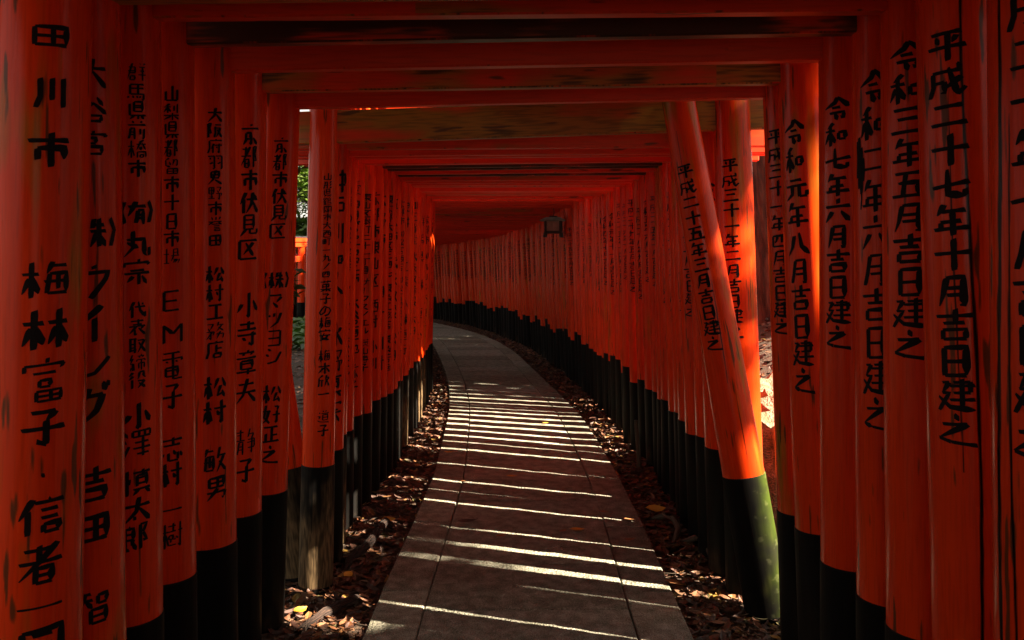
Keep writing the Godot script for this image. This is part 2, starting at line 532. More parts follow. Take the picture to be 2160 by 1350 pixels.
func make_materials() -> void:
	var paints := {
		"clean": {"chips": 0.0}, "clean2": {"chips": 0.25}, "worn": {"chips": 0.8, "olive": 0.22, "dull": 0.2},
		"streaky": {"chips": 0.5, "olive": 0.3, "olive_top": 0.12},
		"crack": {"chips": 0.75, "cracks": [[0.455, 0.0, 1.0, 1.6], [0.40, 0.25, 0.6, 1.0], [0.62, 0.1, 0.8, 1.2]]},
		"crack2": {"chips": 0.7, "dull": 0.15, "olive": 0.15, "cracks": [[0.28, 0.0, 1.0, 2.2], [0.33, 0.3, 0.95, 1.3], [0.45, 0.0, 0.5, 1.0]]},
		"leaning": {"chips": 0.35, "dull": 0.25, "olive_top": 0.27, "olive": 0.1, "cracks": [[0.5, 0.45, 0.62, 1.0], [0.56, 0.62, 0.75, 0.9], [0.44, 0.2, 0.34, 0.8]]},
		"moss_side": {"chips": 0.9, "olive": 0.2, "olive_top": 0.2},
	}
	var grain := noise_map(77, 0.05, 256, 512, Vector2(2.2, 0.06), 0.25, 0.75)
	var gl := noise_map(78, 0.03, 256, 512, Vector2(1.0, 0.15), 0.16, 0.34)
	var i := 0
	for k in paints:
		i += 1
		var m := mat("vermilion_paint_" + k, paint_tex(100 + i * 10, 256, 1024, paints[k]), 1.0)
		m.roughness_texture = gl
		m.metallic_specular = 0.3
		m.heightmap_enabled = true
		m.heightmap_texture = grain
		m.heightmap_scale = 0.03
		M[k] = m
	var bgrain := noise_map(79, 0.05, 512, 128, Vector2(0.05, 1.6), 0.25, 0.75)
	for k in ["beam", "beam_worn", "beam_moss", "beam_moss_dark", "beam_black"]:
		i += 1
		var o := {"along_x": true, "chips": 0.1}
		if k == "beam_worn": o = {"along_x": true, "chips": 0.7, "olive": 0.3}
		if k == "beam_moss": o = {"along_x": true, "chips": 0.4, "olive": 1.15, "cracks": [[0.5, 0.1, 0.3, 1.6], [0.45, 0.42, 0.6, 1.8], [0.6, 0.7, 0.85, 1.4]]}
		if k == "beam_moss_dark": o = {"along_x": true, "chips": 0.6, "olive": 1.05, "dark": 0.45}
		if k == "beam_black": o = {"along_x": true, "chips": 0.5, "olive": 0.9, "dark": 1.9}  # near-black colour stands in for the shade on these beams
		var m := mat("vermilion_" + k, paint_tex(300 + i * 10, 1024, 128, o), 0.42)
		m.heightmap_enabled = true
		m.heightmap_texture = bgrain
		m.heightmap_scale = 0.08
		M[k] = m
	for k in ["black", "worn", "moss"]:
		i += 1
		var m := mat("black_footing_" + k, foot_tex(500 + i * 10, k), 0.55)
		m.metallic_specular = 0.18
		m.heightmap_enabled = true
		m.heightmap_texture = grain
		m.heightmap_scale = 0.12
		M["foot_" + k] = m
	M.foot_moss.roughness = 0.8
	M.bump = noise(941, 0.05, 3)
	M.ink = mat("ink", null, 0.6, lin(0.006, 0.005, 0.005))
	M.ink.metallic_specular = 0.25
	M.cap = mat("black_cap", null, 0.55, lin(0.02, 0.018, 0.017))
	# stone
	var sa := noise(901, 0.35, 2)
	var sb := noise(902, 0.02, 4)
	var sc := noise(903, 0.9, 1)
	for k in 4:
		var tone: float = [0.475, 0.53, 0.43, 0.50][k]
		var warm: float = [0.022, 0.012, 0.018, 0.03][k]
		var off := k * 531
		var t := picture(384, 384, func(x: int, y: int) -> Color:
			var z := tone + sa.get_noise_2d(x + off, y) * 0.2 + sb.get_noise_2d(x + off, y) * 0.15
			var sp := sc.get_noise_2d(x, y + off)
			if sp > 0.4: z -= 0.17
			if sp < -0.45: z += 0.13
			return Color(z + 0.004 + warm * 0.5, z + 0.006, z - 0.045 - warm * 0.6))
		var m := world_tri(mat("paving_stone", t, 0.86), 1.3)
		m.heightmap_enabled = true
		m.heightmap_texture = M.stone_h if M.has("stone_h") else noise_map(905, 0.09, 512, 512, Vector2.ONE, 0.2, 0.8, 5)
		M.stone_h = m.heightmap_texture
		m.heightmap_scale = 1.0
		M["stone%d" % k] = m
	var soil := noise(911, 0.06, 4)
	var soil_t := picture(384, 384, func(x: int, y: int) -> Color:
		var z := soil.get_noise_2d(x, y)
		return Color(0.24, 0.185, 0.14).lerp(Color(0.34, 0.25, 0.17), clampf(z + 0.4, 0, 1)))
	M.soil = world_tri(mat("forest_soil", soil_t, 0.95), 0.9)
	M.soil.heightmap_enabled = true
	M.soil.heightmap_texture = M.stone_h
	M.soil.heightmap_scale = 1.2
	var bk := noise(921, 0.05, 4)
	var bark_t := picture(256, 512, func(x: int, y: int) -> Color:
		var z := bk.get_noise_2d(x * 1.8, y * 0.16)
		return Color(0.33, 0.24, 0.19).lerp(Color(0.17, 0.12, 0.095), clampf(0.5 + z * 1.4, 0, 1)))
	M.bark = mat("cedar_bark", bark_t, 0.95, Color.WHITE, Vector3(1, 1, 1))
	M.bark.heightmap_enabled = true
	M.bark.heightmap_texture = noise_map(922, 0.05, 256, 512, Vector2(1.8, 0.14), 0.0, 1.0, 4)
	M.bark.heightmap_scale = 2.5
	M.rock = world_tri(mat("mossy_rock", picture(256, 256, func(x: int, y: int) -> Color:
		var z := sb.get_noise_2d(x * 2.0, y * 2.0)
		return Color(0.5, 0.44, 0.37).lerp(Color(0.33, 0.31, 0.2), clampf(0.5 + z * 1.6, 0, 1)).darkened(clampf(sa.get_noise_2d(x, y) * 0.4, 0, 0.3))), 0.9), 1.4)
	M.rock.heightmap_enabled = true
	M.rock.heightmap_texture = M.stone_h
	M.rock.heightmap_scale = 2.0
	M.leaf = mat("dry_leaf", null, 0.6)
	M.leaf.vertex_color_use_as_albedo = true
	M.leaf.cull_mode = BaseMaterial3D.CULL_DISABLED
	M.green = mat("green_leaf", null, 0.45)
	M.green.vertex_color_use_as_albedo = true
	M.green.cull_mode = BaseMaterial3D.CULL_DISABLED
	M.green.backlight_enabled = true
	M.green.backlight = Color(0.55, 0.7, 0.2)
	M.yellow = mat("yellow_leaf", null, 0.5, lin(0.55, 0.30, 0.03))
	M.brown = mat("brown_leaf", null, 0.55, lin(0.24, 0.10, 0.035))
	M.dark_leaf = mat("dark_leaf", null, 0.6, lin(0.05, 0.03, 0.02))
	M.wood = mat("weathered_wood", noise_map(931, 0.05, 128, 256, Vector2(2.0, 0.1), 0.22, 0.45), 0.85, Color(1.0, 0.86, 0.7))
	M.iron = mat("black_iron", null, 0.45, lin(0.018, 0.017, 0.016))
	M.copper = mat("grey_green_sheet", noise_map(932, 0.06, 128, 128, Vector2.ONE, 0.42, 0.62), 0.5, Color(0.93, 1.0, 0.9))
	M.paper = mat("clouded_panel", noise_map(933, 0.03, 128, 128, Vector2.ONE, 0.5, 0.75), 0.35, Color(1.0, 0.86, 0.8))


# ------------------------------------------------------------------ the lie of the land (d = metres ahead of the camera)
const WR := [[-6, 1.0], [0, 1.0], [3, 1.0], [3.6, 0.99], [4.4, 0.94], [5, 0.935], [5.5, 0.965], [6.5, 0.955], [7.1, 0.9], [8, 0.875], [9, 0.83], [10.5, 0.76], [12.5, 0.62], [15, 0.4], [17, 0.12], [20, -0.42], [22.6, -1.05], [26, -2.2], [30, -4.0], [36, -7.4]]
const WL := [[-6, -0.95], [0, -0.95], [3.8, -0.935], [4.3, -0.835], [5, -0.875], [6, -0.835], [7, -0.815], [8.5, -0.825], [9.5, -0.87], [10.2, -0.9], [12.5, -1.14], [15, -1.42], [17, -1.74], [20, -2.35], [22.6, -3.05], [26, -4.3], [30, -6.2], [36, -9.8]]
const PL := [[-6, -0.66], [3.66, -0.6], [4.79, -0.567], [5.9, -0.53], [7.75, -0.571], [9, -0.625], [10.5, -0.735], [12, -0.886], [14, -1.12], [17, -1.5], [20, -2.06], [23, -2.85], [27, -4.35], [32, -6.8]]
const PR := [[-6, 0.72], [3.8, 0.72], [5.46, 0.74], [7, 0.695], [9, 0.6], [10.8, 0.43], [13, 0.24], [15.3, 0.03], [18, -0.36], [20.5, -0.95], [23.3, -1.8], [27, -3.2], [32, -5.6]]

func along(t: Array, d: float) -> float:
	for i in t.size() - 1:
		if d <= t[i + 1][0]:
			var k: float = clampf((d - t[i][0]) / (t[i + 1][0] - t[i][0]), 0, 1)
			return lerpf(t[i][1], t[i + 1][1], k)
	return t[t.size() - 1][1]

func fall(d: float) -> float:
	return -0.03 * clampf(d - 8.0, 0.0, 20.0)

func ground(x: float, d: float) -> float:
	var g := fall(d)
	var l := along(WL, d) - 0.3
	var r := along(WR, d) + 0.3
	var n := sin(x * 1.3 + d * 0.4) * 0.05 + sin(d * 0.9 - x * 0.5) * 0.05
	if x > r:
		var e := x - r
		return g - 0.035 + minf(e * 0.44, 3.0 + e * 0.08) + n * minf(e, 1.0)
	if x < l:
		return g - 0.035 - minf((l - x) * 0.02, 0.5) + n * minf(l - x, 1.0)
	return g - 0.035


# ------------------------------------------------------------------ lettering
func glyph(ch: String) -> Array:
	if strokes.has(ch): return strokes[ch]
	var res := []
	for tok: String in GLYPHS.get(ch, "").split(" ", false):
		if tok.length() > 2 and tok[1] == ":":
			var x0 := tok[2].to_int() / 9.0
			var y0 := tok[3].to_int() / 9.0
			var x1 := tok[4].to_int() / 9.0
			var y1 := tok[5].to_int() / 9.0
			for s: PackedVector2Array in glyph(tok[0]):
				var q := PackedVector2Array()
				for p in s: q.append(Vector2(lerpf(x0, x1, p.x), lerpf(y0, y1, p.y)))
				res.append(q)
		else:
			var q := PackedVector2Array()
			for k in tok.length() / 2: q.append(Vector2(tok[2 * k].to_int() / 9.0, tok[2 * k + 1].to_int() / 9.0))
			res.append(q)
	strokes[ch] = res
	return res

# one brush stroke as a ribbon laid round a pillar; pts in metres (x round, y up)
func brush(mb: MB, pts: PackedVector2Array, wid: float, rad: Callable, face: float, lift: float, step: float) -> void:
	var sm := PackedVector2Array()
	var at := PackedFloat32Array()
	var total := 0.0
	for i in pts.size() - 1: total += pts[i].distance_to(pts[i + 1])
	if total < 0.0005: return
	var run := 0.0
	for i in pts.size() - 1:
		var l := pts[i].distance_to(pts[i + 1])
		var k := maxi(1, ceili(l / step))
		for j in k:
			sm.append(pts[i].lerp(pts[i + 1], float(j) / k))
			at.append((run + l * j / k) / total)
		run += l
	sm.append(pts[pts.size() - 1])
	at.append(1.0)
	var first := pts[1] - pts[0]
	var falling := pts[pts.size() - 1].y < pts[0].y - total * 0.25 and absf(pts[pts.size() - 1].x - pts[0].x) > total * 0.25
	var left := falling and pts[pts.size() - 1].x < pts[0].x
	var prev_a := Vector3.ZERO; var prev_b := Vector3.ZERO; var prev_n := Vector3.ZERO
	for i in sm.size():
		var d0 := (sm[i] - sm[maxi(i - 1, 0)])
		var d1 := (sm[mini(i + 1, sm.size() - 1)] - sm[i])
		var dir := (d0.normalized() + d1.normalized())
		dir = dir.normalized() if dir.length() > 0.01 else first.normalized()
		var t := at[i]
		var flat_ := absf(dir.x)
		var w := wid * lerpf(1.14, 0.72, flat_ * flat_)
		w *= 0.92 + 0.2 * pow(absf(2.0 * t - 1.0), 3.0)
		if flat_ > 0.8 and t > 0.72: w *= 1.0 + 1.7 * (t - 0.72)
		if left: w = wid * (1.28 - 1.05 * t * t)
		elif falling: w = wid * (0.66 + 0.95 * t) * (1.0 if t < 0.82 else (1.0 - (t - 0.82) * 4.6))
		if t < 0.05: w *= 0.8
		if t > 0.97 and not falling: w *= 0.72
		var nrm := Vector2(-dir.y, dir.x) * w * 0.5
		# brush ends are cut aslant
		if i == 0: nrm = nrm.rotated(0.35)
		if i == sm.size() - 1: nrm = nrm.rotated(0.25)
		var pa := sm[i] + nrm
		var pb := sm[i] - nrm
		var ra: float = rad.call(pa.y) + lift
		var rb: float = rad.call(pb.y) + lift
		var aa := face + pa.x / ra
		var ab := face + pb.x / rb
		var va := Vector3(sin(aa) * ra, pa.y, cos(aa) * ra)
		var vb := Vector3(sin(ab) * rb, pb.y, cos(ab) * rb)
		var nn := Vector3(sin(face + sm[i].x / ra), 0, cos(face + sm[i].x / ra))
		if i > 0: mb.quad(prev_a, prev_b, vb, va, prev_n, prev_n, nn, nn)
		prev_a = va; prev_b = vb; prev_n = nn

func write(mb: MB, text: String, top: float, bottom: float, wide: float, rad: Callable, face: float, detail := 1.0) -> void:
	var units := 0.0
	for ch in text: units += 0.55 if ch == " " else 1.0
	var pitch := (top - bottom) / units
	var y := top
	for ch in text:
		if ch == " ":
			y -= pitch * 0.55
			continue
		var st := glyph(ch)
		var wd := wide * rng.randf_range(0.95, 1.05)
		var hh := minf(pitch * (0.9 if units > 1.0 else 1.0), wide * 1.22)
		var thick := clampf(0.196 - 0.0067 * st.size(), 0.09, 0.158) * minf(wd, hh * 1.1) * rng.randf_range(0.95, 1.12)
		var y0 := y - (pitch - hh) * 0.5
		var i := 0
		for s: PackedVector2Array in st:
			i += 1
			var q := PackedVector2Array()
			for p in s:
				var px := (p.x - 0.5) * wd
				q.append(Vector2(px + rng.randf_range(-0.008, 0.008) * wd, y0 - p.y * hh + (p.x - 0.5) * 0.085 * hh))
			brush(mb, q, thick, rad, face, 0.0009 + 0.00007 * i, wide * 0.2 / detail)
		y -= pitch


# ------------------------------------------------------------------ gates
# g: zl zr xl xr (inner edges at the footing's top) rl rr hl hr nuki, lean, tl tr (lettering), ml mr mb (paint), fl fr (footing), label
func gate(g: Dictionary) -> Node3D:
	var lean: float = g.get("lean", 0.0)
	var inl: float = g.get("inl", 0.022)
	var inr: float = g.get("inr", 0.035)
	var bl := Vector3(g.xl - g.rl - inl * 0.55 - lean * 0.55, fall(g.zl), -g.zl)
	var br := Vector3(g.xr + g.rr + inr * 0.55 - lean * 0.55, fall(g.zr), -g.zr)
	var turn := atan2(bl.z - br.z, br.x - bl.x)
	var mid := (bl + br) * 0.5
	var o := thing("torii_gate", mid, turn)
	tag(o, g.label, "torii gate", g.get("group", GATE_GROUP))
	var half := Vector2(br.x - bl.x, br.z - bl.z).length() * 0.5
	var nuki: float = g.nuki
	var top := nuki + 0.40
	for side in 2:
		var r: float = g.rl if side == 0 else g.rr
		var hb: float = g.hl if side == 0 else g.hr
		var tilt: float = (inl if side == 0 else -inr) + lean
		var b := Basis(Vector3(1, 0, 0), Vector3(tilt, 1, 0), Vector3(0, 0, 1))
		var up := Vector3(tilt, 1, 0).normalized()
		b = Basis(up.cross(Vector3(0, 0, 1)).normalized(), up, Vector3(0, 0, 1))
		var taper: float = r * g.get("taper", 0.08) / 2.2
		var rad := func(y: float) -> float: return r - (y - 0.55) * taper
		var where := Transform3D(b, Vector3(-half if side == 0 else half, 0, 0))
		var seg: int = g.get("seg", 28)
		var rings := [Vector2(hb - 0.03, rad.call(hb))]
		for k in 7: rings.append(Vector2(lerpf(hb, top, k / 6.0), rad.call(lerpf(hb, top, k / 6.0))))
		var shift: float = g.get("ul" if side == 0 else "ur", rng.randf())
		var p := part("pillar", lathe(rings, seg, SPEC_H, shift, 0.004, true, rng.randf() * 6.0), M[g.get("ml" if side == 0 else "mr", "clean")], o, where)
		var fr := r + 0.003
		var fk: String = "foot_" + g.get("fl" if side == 0 else "fr", "black")
		part("black_footing", lathe([Vector2(-0.14, fr * 1.05), Vector2(0.1, fr * 1.035), Vector2(0.3, fr * 1.012), Vector2(hb - 0.004, fr), Vector2(hb, fr - 0.002), Vector2(hb + 0.001, r - 0.006)], seg, 0.62, shift if not g.has("ur") else 0.0, 0.008, false, rng.randf() * 6.0), M[fk], p)
		var txt: Array = g.get("tl" if side == 0 else "tr", [])
		if txt:
			var mb := MB.new()
			var face: float = g.get("al", 0.72) if side == 0 else -g.get("ar", 0.70)
			for t in txt: write(mb, t[0], t[1], t[2], t[3], rad, face, g.get("detail", 1.0))
			if mb.v.size(): part("inscription", mb.mesh(), M.ink, p)
			if side == 1 and g.has("smear"):
				var sb := MB.new()
				for q in [[-0.012, 1.85, 1.745, 0.011], [-0.005, 1.86, 1.715, 0.012], [0.003, 1.83, 1.70, 0.011], [0.01, 1.80, 1.735, 0.008], [0.001, 1.72, 1.655, 0.005]]:
					brush(sb, PackedVector2Array([Vector2(q[0], q[1]), Vector2(q[0] + 0.002, lerpf(q[1], q[2], 0.5)), Vector2(q[0] - 0.001, q[2])]), q[3], rad, -1.15, 0.001 + q[3] * 0.03, 0.02)
				part("black_smear", sb.mesh(), M.ink, p)
	var off := lean * (nuki + 0.08)
	var us := Vector2(1.0 / 2.8, 1.0 / 0.5)
	var mb_ = M[g.get("mb", "beam")]
	var slope: float = g.get("slope", 0.0)
	var nb := Basis(Vector3(0, 0, 1), slope)
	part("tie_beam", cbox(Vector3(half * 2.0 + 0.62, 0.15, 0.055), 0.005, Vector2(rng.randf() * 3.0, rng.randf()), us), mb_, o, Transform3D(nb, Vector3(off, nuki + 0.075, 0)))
	part("lintel", cbox(Vector3(half * 2.0 + 0.86, 0.13, minf(g.get("roof", 0.235), 0.17)), 0.006, Vector2(rng.randf() * 3.0, rng.randf()), us), M[g.get("mk", "beam")], o, Transform3D(nb, Vector3(off * 1.15, top + 0.065, 0)))
	var kas := part("top_beam", cbox(Vector3(half * 2.0 + 1.06, 0.11, g.get("roof", 0.235)), 0.006, Vector2(rng.randf() * 3.0, rng.randf()), us), M.beam, o, Transform3D(nb, Vector3(off * 1.18, top + 0.187, 0)))
	part("black_cap", cbox(Vector3(half * 2.0 + 1.12, 0.03, g.get("roof", 0.235) + 0.027), 0.004), M.cap, kas, Transform3D(Basis(), Vector3(0, 0.072, 0)))
	return o

const DATES := ["令和二年五月吉日建之", "平成三十一年二月吉日建之", "平成三十一年四月吉日建之", "平成三十一年三月吉日建之", "令和六年十二月吉日建之", "平成二十三年五月吉日建之", "平成二十七年二月吉日建之", "平成二十四年一月吉日建之", "平成二十五年十月吉日建之",
	"令和五年六月吉日建之", "平成二十八年九月吉日建之", "平成二十九年五月吉日建之", "平成二十六年十月吉日建之", "平成二十五年十二月吉日建之", "平成三十年一月吉日建之", "令和元年十一月吉日建之", "平成二十二年三月吉日建之", "令和四年七月吉日建之"]
const NAMES := ["仲戸川和人・水野真宗", "京都市 ㈲丸山名木 東正人", "相模 ㈱松井建設グループ 社長松井克久", "愛知県名古屋市 永谷直也 涼子", "東山区本町二十一丁目 サークスノエル 横山専子", "京都市東山区 西村 小川", "大野市 中田一 川村",
	"東京都大田区三四七 東条工務店 東条芳幸", "佐久市 代表取役 松田", "佐久浅間農業協同組合 代表取締役 浅田 正", "京都市 ㈲松宮商店 ㈲松宮物産 松宮芳行", "里井化学工業 小林直行", "西宮市 山本 道子", "大阪市 電産 小寺 一", "㈱三省堂 代表取締役 太田", "名古屋市 木村 正夫", "群馬県 林 直人", "京都市 梅田 克子"]

func build_gates() -> void:
	var looks := {
		1: ["moss_side", "crack2", "beam_moss", "black", "black", "Nearest gate, large characters and dark moss streaks at the top of its left pillar"],
		2: ["streaky", "crack", "beam_moss", "black", "black", "Gate whose right pillar, dated 平成二十七年十月, is split by a long crack"],
		3: ["clean2", "clean2", "beam_worn", "black", "black", "Gate with right pillar dated 令和三年五月 in bold strokes"],
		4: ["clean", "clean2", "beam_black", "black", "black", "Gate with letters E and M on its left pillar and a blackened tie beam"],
		5: ["clean2", "clean", "beam", "black", "black", "Gate whose clean bright right pillar is dated 令和七年六月"],
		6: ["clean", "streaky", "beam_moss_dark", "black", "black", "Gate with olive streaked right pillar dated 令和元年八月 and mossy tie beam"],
		7: ["clean2", "streaky", "beam", "black", "black", "Gate just in front of the leaning one, its right pillar half covered"],
		8: ["worn", "leaning", "beam_worn", "worn", "moss", "Leaning gate, right pillar tilted far to the left on a green mossy footing"],
		9: ["clean2", "worn", "beam_moss", "worn", "black", "Gate with the olive weathered tie beam directly behind the leaning pillar"],
	}
	for n in NEAR:
		var k: int = n[0]
		var w: Array = looks[k]
		var g := {"zl": n[1], "zr": n[2], "xl": n[3], "xr": n[4], "rl": n[5], "rr": n[6], "hl": n[7], "hr": n[8], "nuki": n[9], "tl": n[10], "tr": n[11], "ml": w[0], "mr": w[1], "mb": w[2], "fl": w[3], "fr": w[4], "label": w[5], "seg": 40, "detail": 1.6}
		if k == 4: g.smear = true
		if k == 2 or k == 1: g.ur = 0.0
		if k == 1: g.ul = 0.35
		if k == 8:
			g.lean = -0.148
			g.inl = 0.0
			g.inr = 0.022
			g.taper = 0.26
			g.ur = 0.0
			g.ar = 0.34
		if k == 9:
			g.slope = 0.03
			g.al = 0.5
			g.ar = 0.4
		g.inl = [0.02, -0.006, 0.0, 0.0, 0.0, 0.017, 0.039, 0.0, 0.02][k - 1]
		g.inr = [0.014, 0.03, 0.014, 0.012, 0.008, 0.042, 0.038, 0.022, 0.033][k - 1]
		if k == 1: g.ar = 0.6
		if k == 3: g.al = 0.76
		if k == 7: g.al = 0.6
		gate(g)
	# the middle of the tunnel: left and right distances
	var pairs := [[4.48, 4.35], [4.74, 4.594], [5.0, 4.814], [5.26, 5.062], [5.55, 5.282], [5.80, 5.534], [6.05, 5.754], [6.27, 5.989], [6.42, 6.209], [6.60, 6.48], [6.82, 6.72], [7.03, 6.965], [7.24, 7.21], [7.5, 7.46], [7.76, 7.72], [8.0, 7.975], [8.24, 8.21], [8.46, 8.41], [8.64, 8.58], [8.86, 8.83], [9.15, 9.14], [9.47, 9.45], [9.78, 9.77], [10.1, 10.1]]
	var rad_l := [0.085, 0.08, 0.09, 0.09, 0.088, 0.085, 0.088, 0.078, 0.07, 0.082, 0.082, 0.085, 0.085, 0.09, 0.09, 0.09, 0.09, 0.085, 0.075, 0.09, 0.085, 0.092, 0.088, 0.09]
	# how far a right pillar is from touching the next one, seen along the sun
	var slit := [0.006, 0.012, 0.012, 0.016, 0.02, 0.012, 0.008, 0.006, 0.018, 0.022, 0.075, 0.025, 0.08, 0.075, 0.07, 0.03, 0.025, 0.022, 0.022, 0.02, 0.03, 0.03, 0.03, 0.03]
	var n := 0
	var d := 10.46
	var last := [4.15, 4.09]
	var words := ["first", "second", "third", "fourth", "fifth", "sixth", "seventh", "eighth", "ninth", "tenth", "eleventh", "twelfth", "thirteenth", "fourteenth", "fifteenth", "sixteenth", "seventeenth", "eighteenth", "nineteenth", "twentieth", "twenty-first", "twenty-second", "twenty-third", "twenty-fourth"]
	while d < 27.6 or n < pairs.size():
		var g := {}
		if n < pairs.size():
			g = {"zl": pairs[n][0], "zr": pairs[n][1], "rl": rad_l[n], "rr": 0.09}
			var before: float = pairs[n][1] - (pairs[n - 1][1] if n > 0 else 4.09)
			var after: float = (pairs[n + 1][1] if n + 1 < pairs.size() else 10.44) - pairs[n][1]
			g.rr = clampf(((before + after) * 0.5 * 0.936 - (slit[n] + slit[maxi(n - 1, 0)]) * 0.5) * 0.5, 0.07, 0.118)
			if n < 9: g.rr = 0.108
		else:
			g = {"zl": d, "zr": d, "rl": rng.randf_range(0.075, 0.105), "rr": rng.randf_range(0.07, 0.118)}
			d += rng.randf_range(0.27, 0.41)
		# far round the bend the gates stand square to the curve
		var dir := (along(WR, g.zr + 0.8) - along(WR, g.zr - 0.8)) / 1.6
		if n >= pairs.size():
			g.zl = g.zr + clampf(dir, -0.6, 0.0) * 1.75
			g.zl += 0.0
		g.xl = along(WL, g.zl) + rng.randf_range(-0.012, 0.012)
		g.xr = along(WR, g.zr) + rng.randf_range(-0.012, 0.012)
		g.rl = minf(g.rl, absf(g.zl - last[0]) * 0.62)
		last = [g.zl, g.zr]
		var lo := 0.05 if n < pairs.size() else 0.09
		g.hl = 0.55 + rng.randf_range(-lo, lo) * 0.5
		g.hr = 0.55 + rng.randf_range(-lo, lo)
		g.nuki = (2.04 if n < 20 else 2.10) + rng.randf_range(-0.02, 0.02)
		g.inl = rng.randf_range(0.01, 0.03)
		g.inr = rng.randf_range(0.02, 0.045)
		g.lean = rng.randf_range(-0.008, 0.008) if n < pairs.size() else rng.randf_range(-0.03, 0.004)
		g.ml = ["clean", "clean2", "clean", "worn", "clean2"][rng.randi() % 5]
		g.mr = ["clean2", "clean", "clean", "worn", "streaky"][rng.randi() % 5]
		g.mb = ["beam", "beam", "beam", "beam_worn"][rng.randi() % 4]
		if n == 5 or n == 6 or n == 8: g.mb = "beam_black"  # shade put into the colour of these beams too
		if n == 31: g.mb = "beam_moss"
		g.fl = "worn" if rng.randf() < 0.3 else "black"
		g.roof = 0.235 if n < 1 else 0.145
		g.seg = 28 if n < 20 else 18
		g.detail = 1.2 if n < 10 else 0.7
		g.al = 0.6
		g.ar = 0.55
		if n < 44:
			var nm: String = NAMES[n % NAMES.size()]
			var wl := 0.066 if n % 3 else 0.08
			g.tl = [[nm, rng.randf_range(1.86, 1.96), rng.randf_range(0.68, 0.8), wl * (1.0 if n % 4 else 1.15)]]
			g.tr = [[DATES[n % DATES.size()], rng.randf_range(1.84, 1.95), rng.randf_range(1.12, 1.3), rng.randf_range(0.055, 0.075)]]
			if n == 2: g.tr = [[DATES[0], 1.86, 1.18, 0.082]]
			g.ml = "clean" if n < 4 else g.ml
		else:
			g.tr = [[DATES[n % DATES.size()], rng.randf_range(1.84, 1.95), rng.randf_range(1.1, 1.3), 0.07]]
		if n < pairs.size():
			g.label = "Vermilion gate, %s behind the olive tie beam, right pillar dated %s" % [words[n], DATES[n % DATES.size()].split("月")[0] + "月"]
			if n == 0: g.label = "Vermilion gate right behind the olive tie beam, with broad spaced characters on its left pillar"
			if n == 9: g.label = "Gate with the dark left pillar halfway down the tunnel, tenth behind the olive beam"
		elif n < 44:
			g.label = "Dim vermilion gate at the start of the bend, %s beyond the hanging lantern" % words[n - 24]
		elif n < 64:
			g.label = "Dim vermilion gate round the far bend, %s behind the mossy beam in the distance" % words[n - 44]
		else:
			g.label = "Gate at the far left end of the bend, %s of the last ones in sight" % words[n - 64]
		gate(g)
		n += 1
	# the tunnel goes on behind the camera
	var back := 0
	var z := 1.52
	while z > -2.2:
		gate({"zl": z + 0.03, "zr": z - 0.07, "xl": -0.95, "xr": 1.0, "rl": 0.097, "rr": 0.097, "hl": 0.55, "hr": 0.55, "nuki": 2.14, "seg": 16, "ml": "clean2", "mr": "clean", "label": "Vermilion gate just outside the picture, %s before the first pillars" % words[back], "group": GATE_GROUP})
		back += 1
		z -= 0.31


# ------------------------------------------------------------------ ground and path
func build_ground() -> void:
	var xs := [-160.0, -90.0, -60.0, -40.0, -28.0, -20.0, -15.0, -12.0]
	var x := -10.0
	while x < 8.01:
		xs.append(x)
		x += 0.25
	xs.append_array([8.6, 9.4, 10.5, 12.0, 15.0, 20.0, 28.0, 40.0, 60.0, 90.0, 160.0])
	var zs := [-60.0, -30.0, -15.0, -9.0]
	var z := -6.0
	while z < 36.0:
		zs.append(z)
		z += 0.3
	zs.append_array([38.0, 41.0, 46.0, 54.0, 70.0, 100.0, 180.0])
	var mb := MB.new()
	var pos := func(i: int, j: int) -> Vector3: return Vector3(xs[i], ground(xs[i], zs[j]), -zs[j])
	var nor := func(i: int, j: int) -> Vector3:
		var e := 0.3
		return Vector3(ground(xs[i] - e, zs[j]) - ground(xs[i] + e, zs[j]), 2.0 * e, ground(xs[i], zs[j] + e) - ground(xs[i], zs[j] - e)).normalized()
	var grid_p := []
	var grid_n := []
	for j in zs.size():
		for i in xs.size():
			grid_p.append(pos.call(i, j))
			grid_n.append(nor.call(i, j))
	var w := xs.size()
	for j in zs.size() - 1:
		for i in w - 1:
			var a := j * w + i
			mb.quad(grid_p[a], grid_p[a + 1], grid_p[a + w + 1], grid_p[a + w], grid_n[a], grid_n[a + 1], grid_n[a + w + 1], grid_n[a + w])
	var o := part("ground", mb.mesh(), M.soil, self)
	tag(o, "dark brown forest soil under the gates and the slope", "", "", "structure")

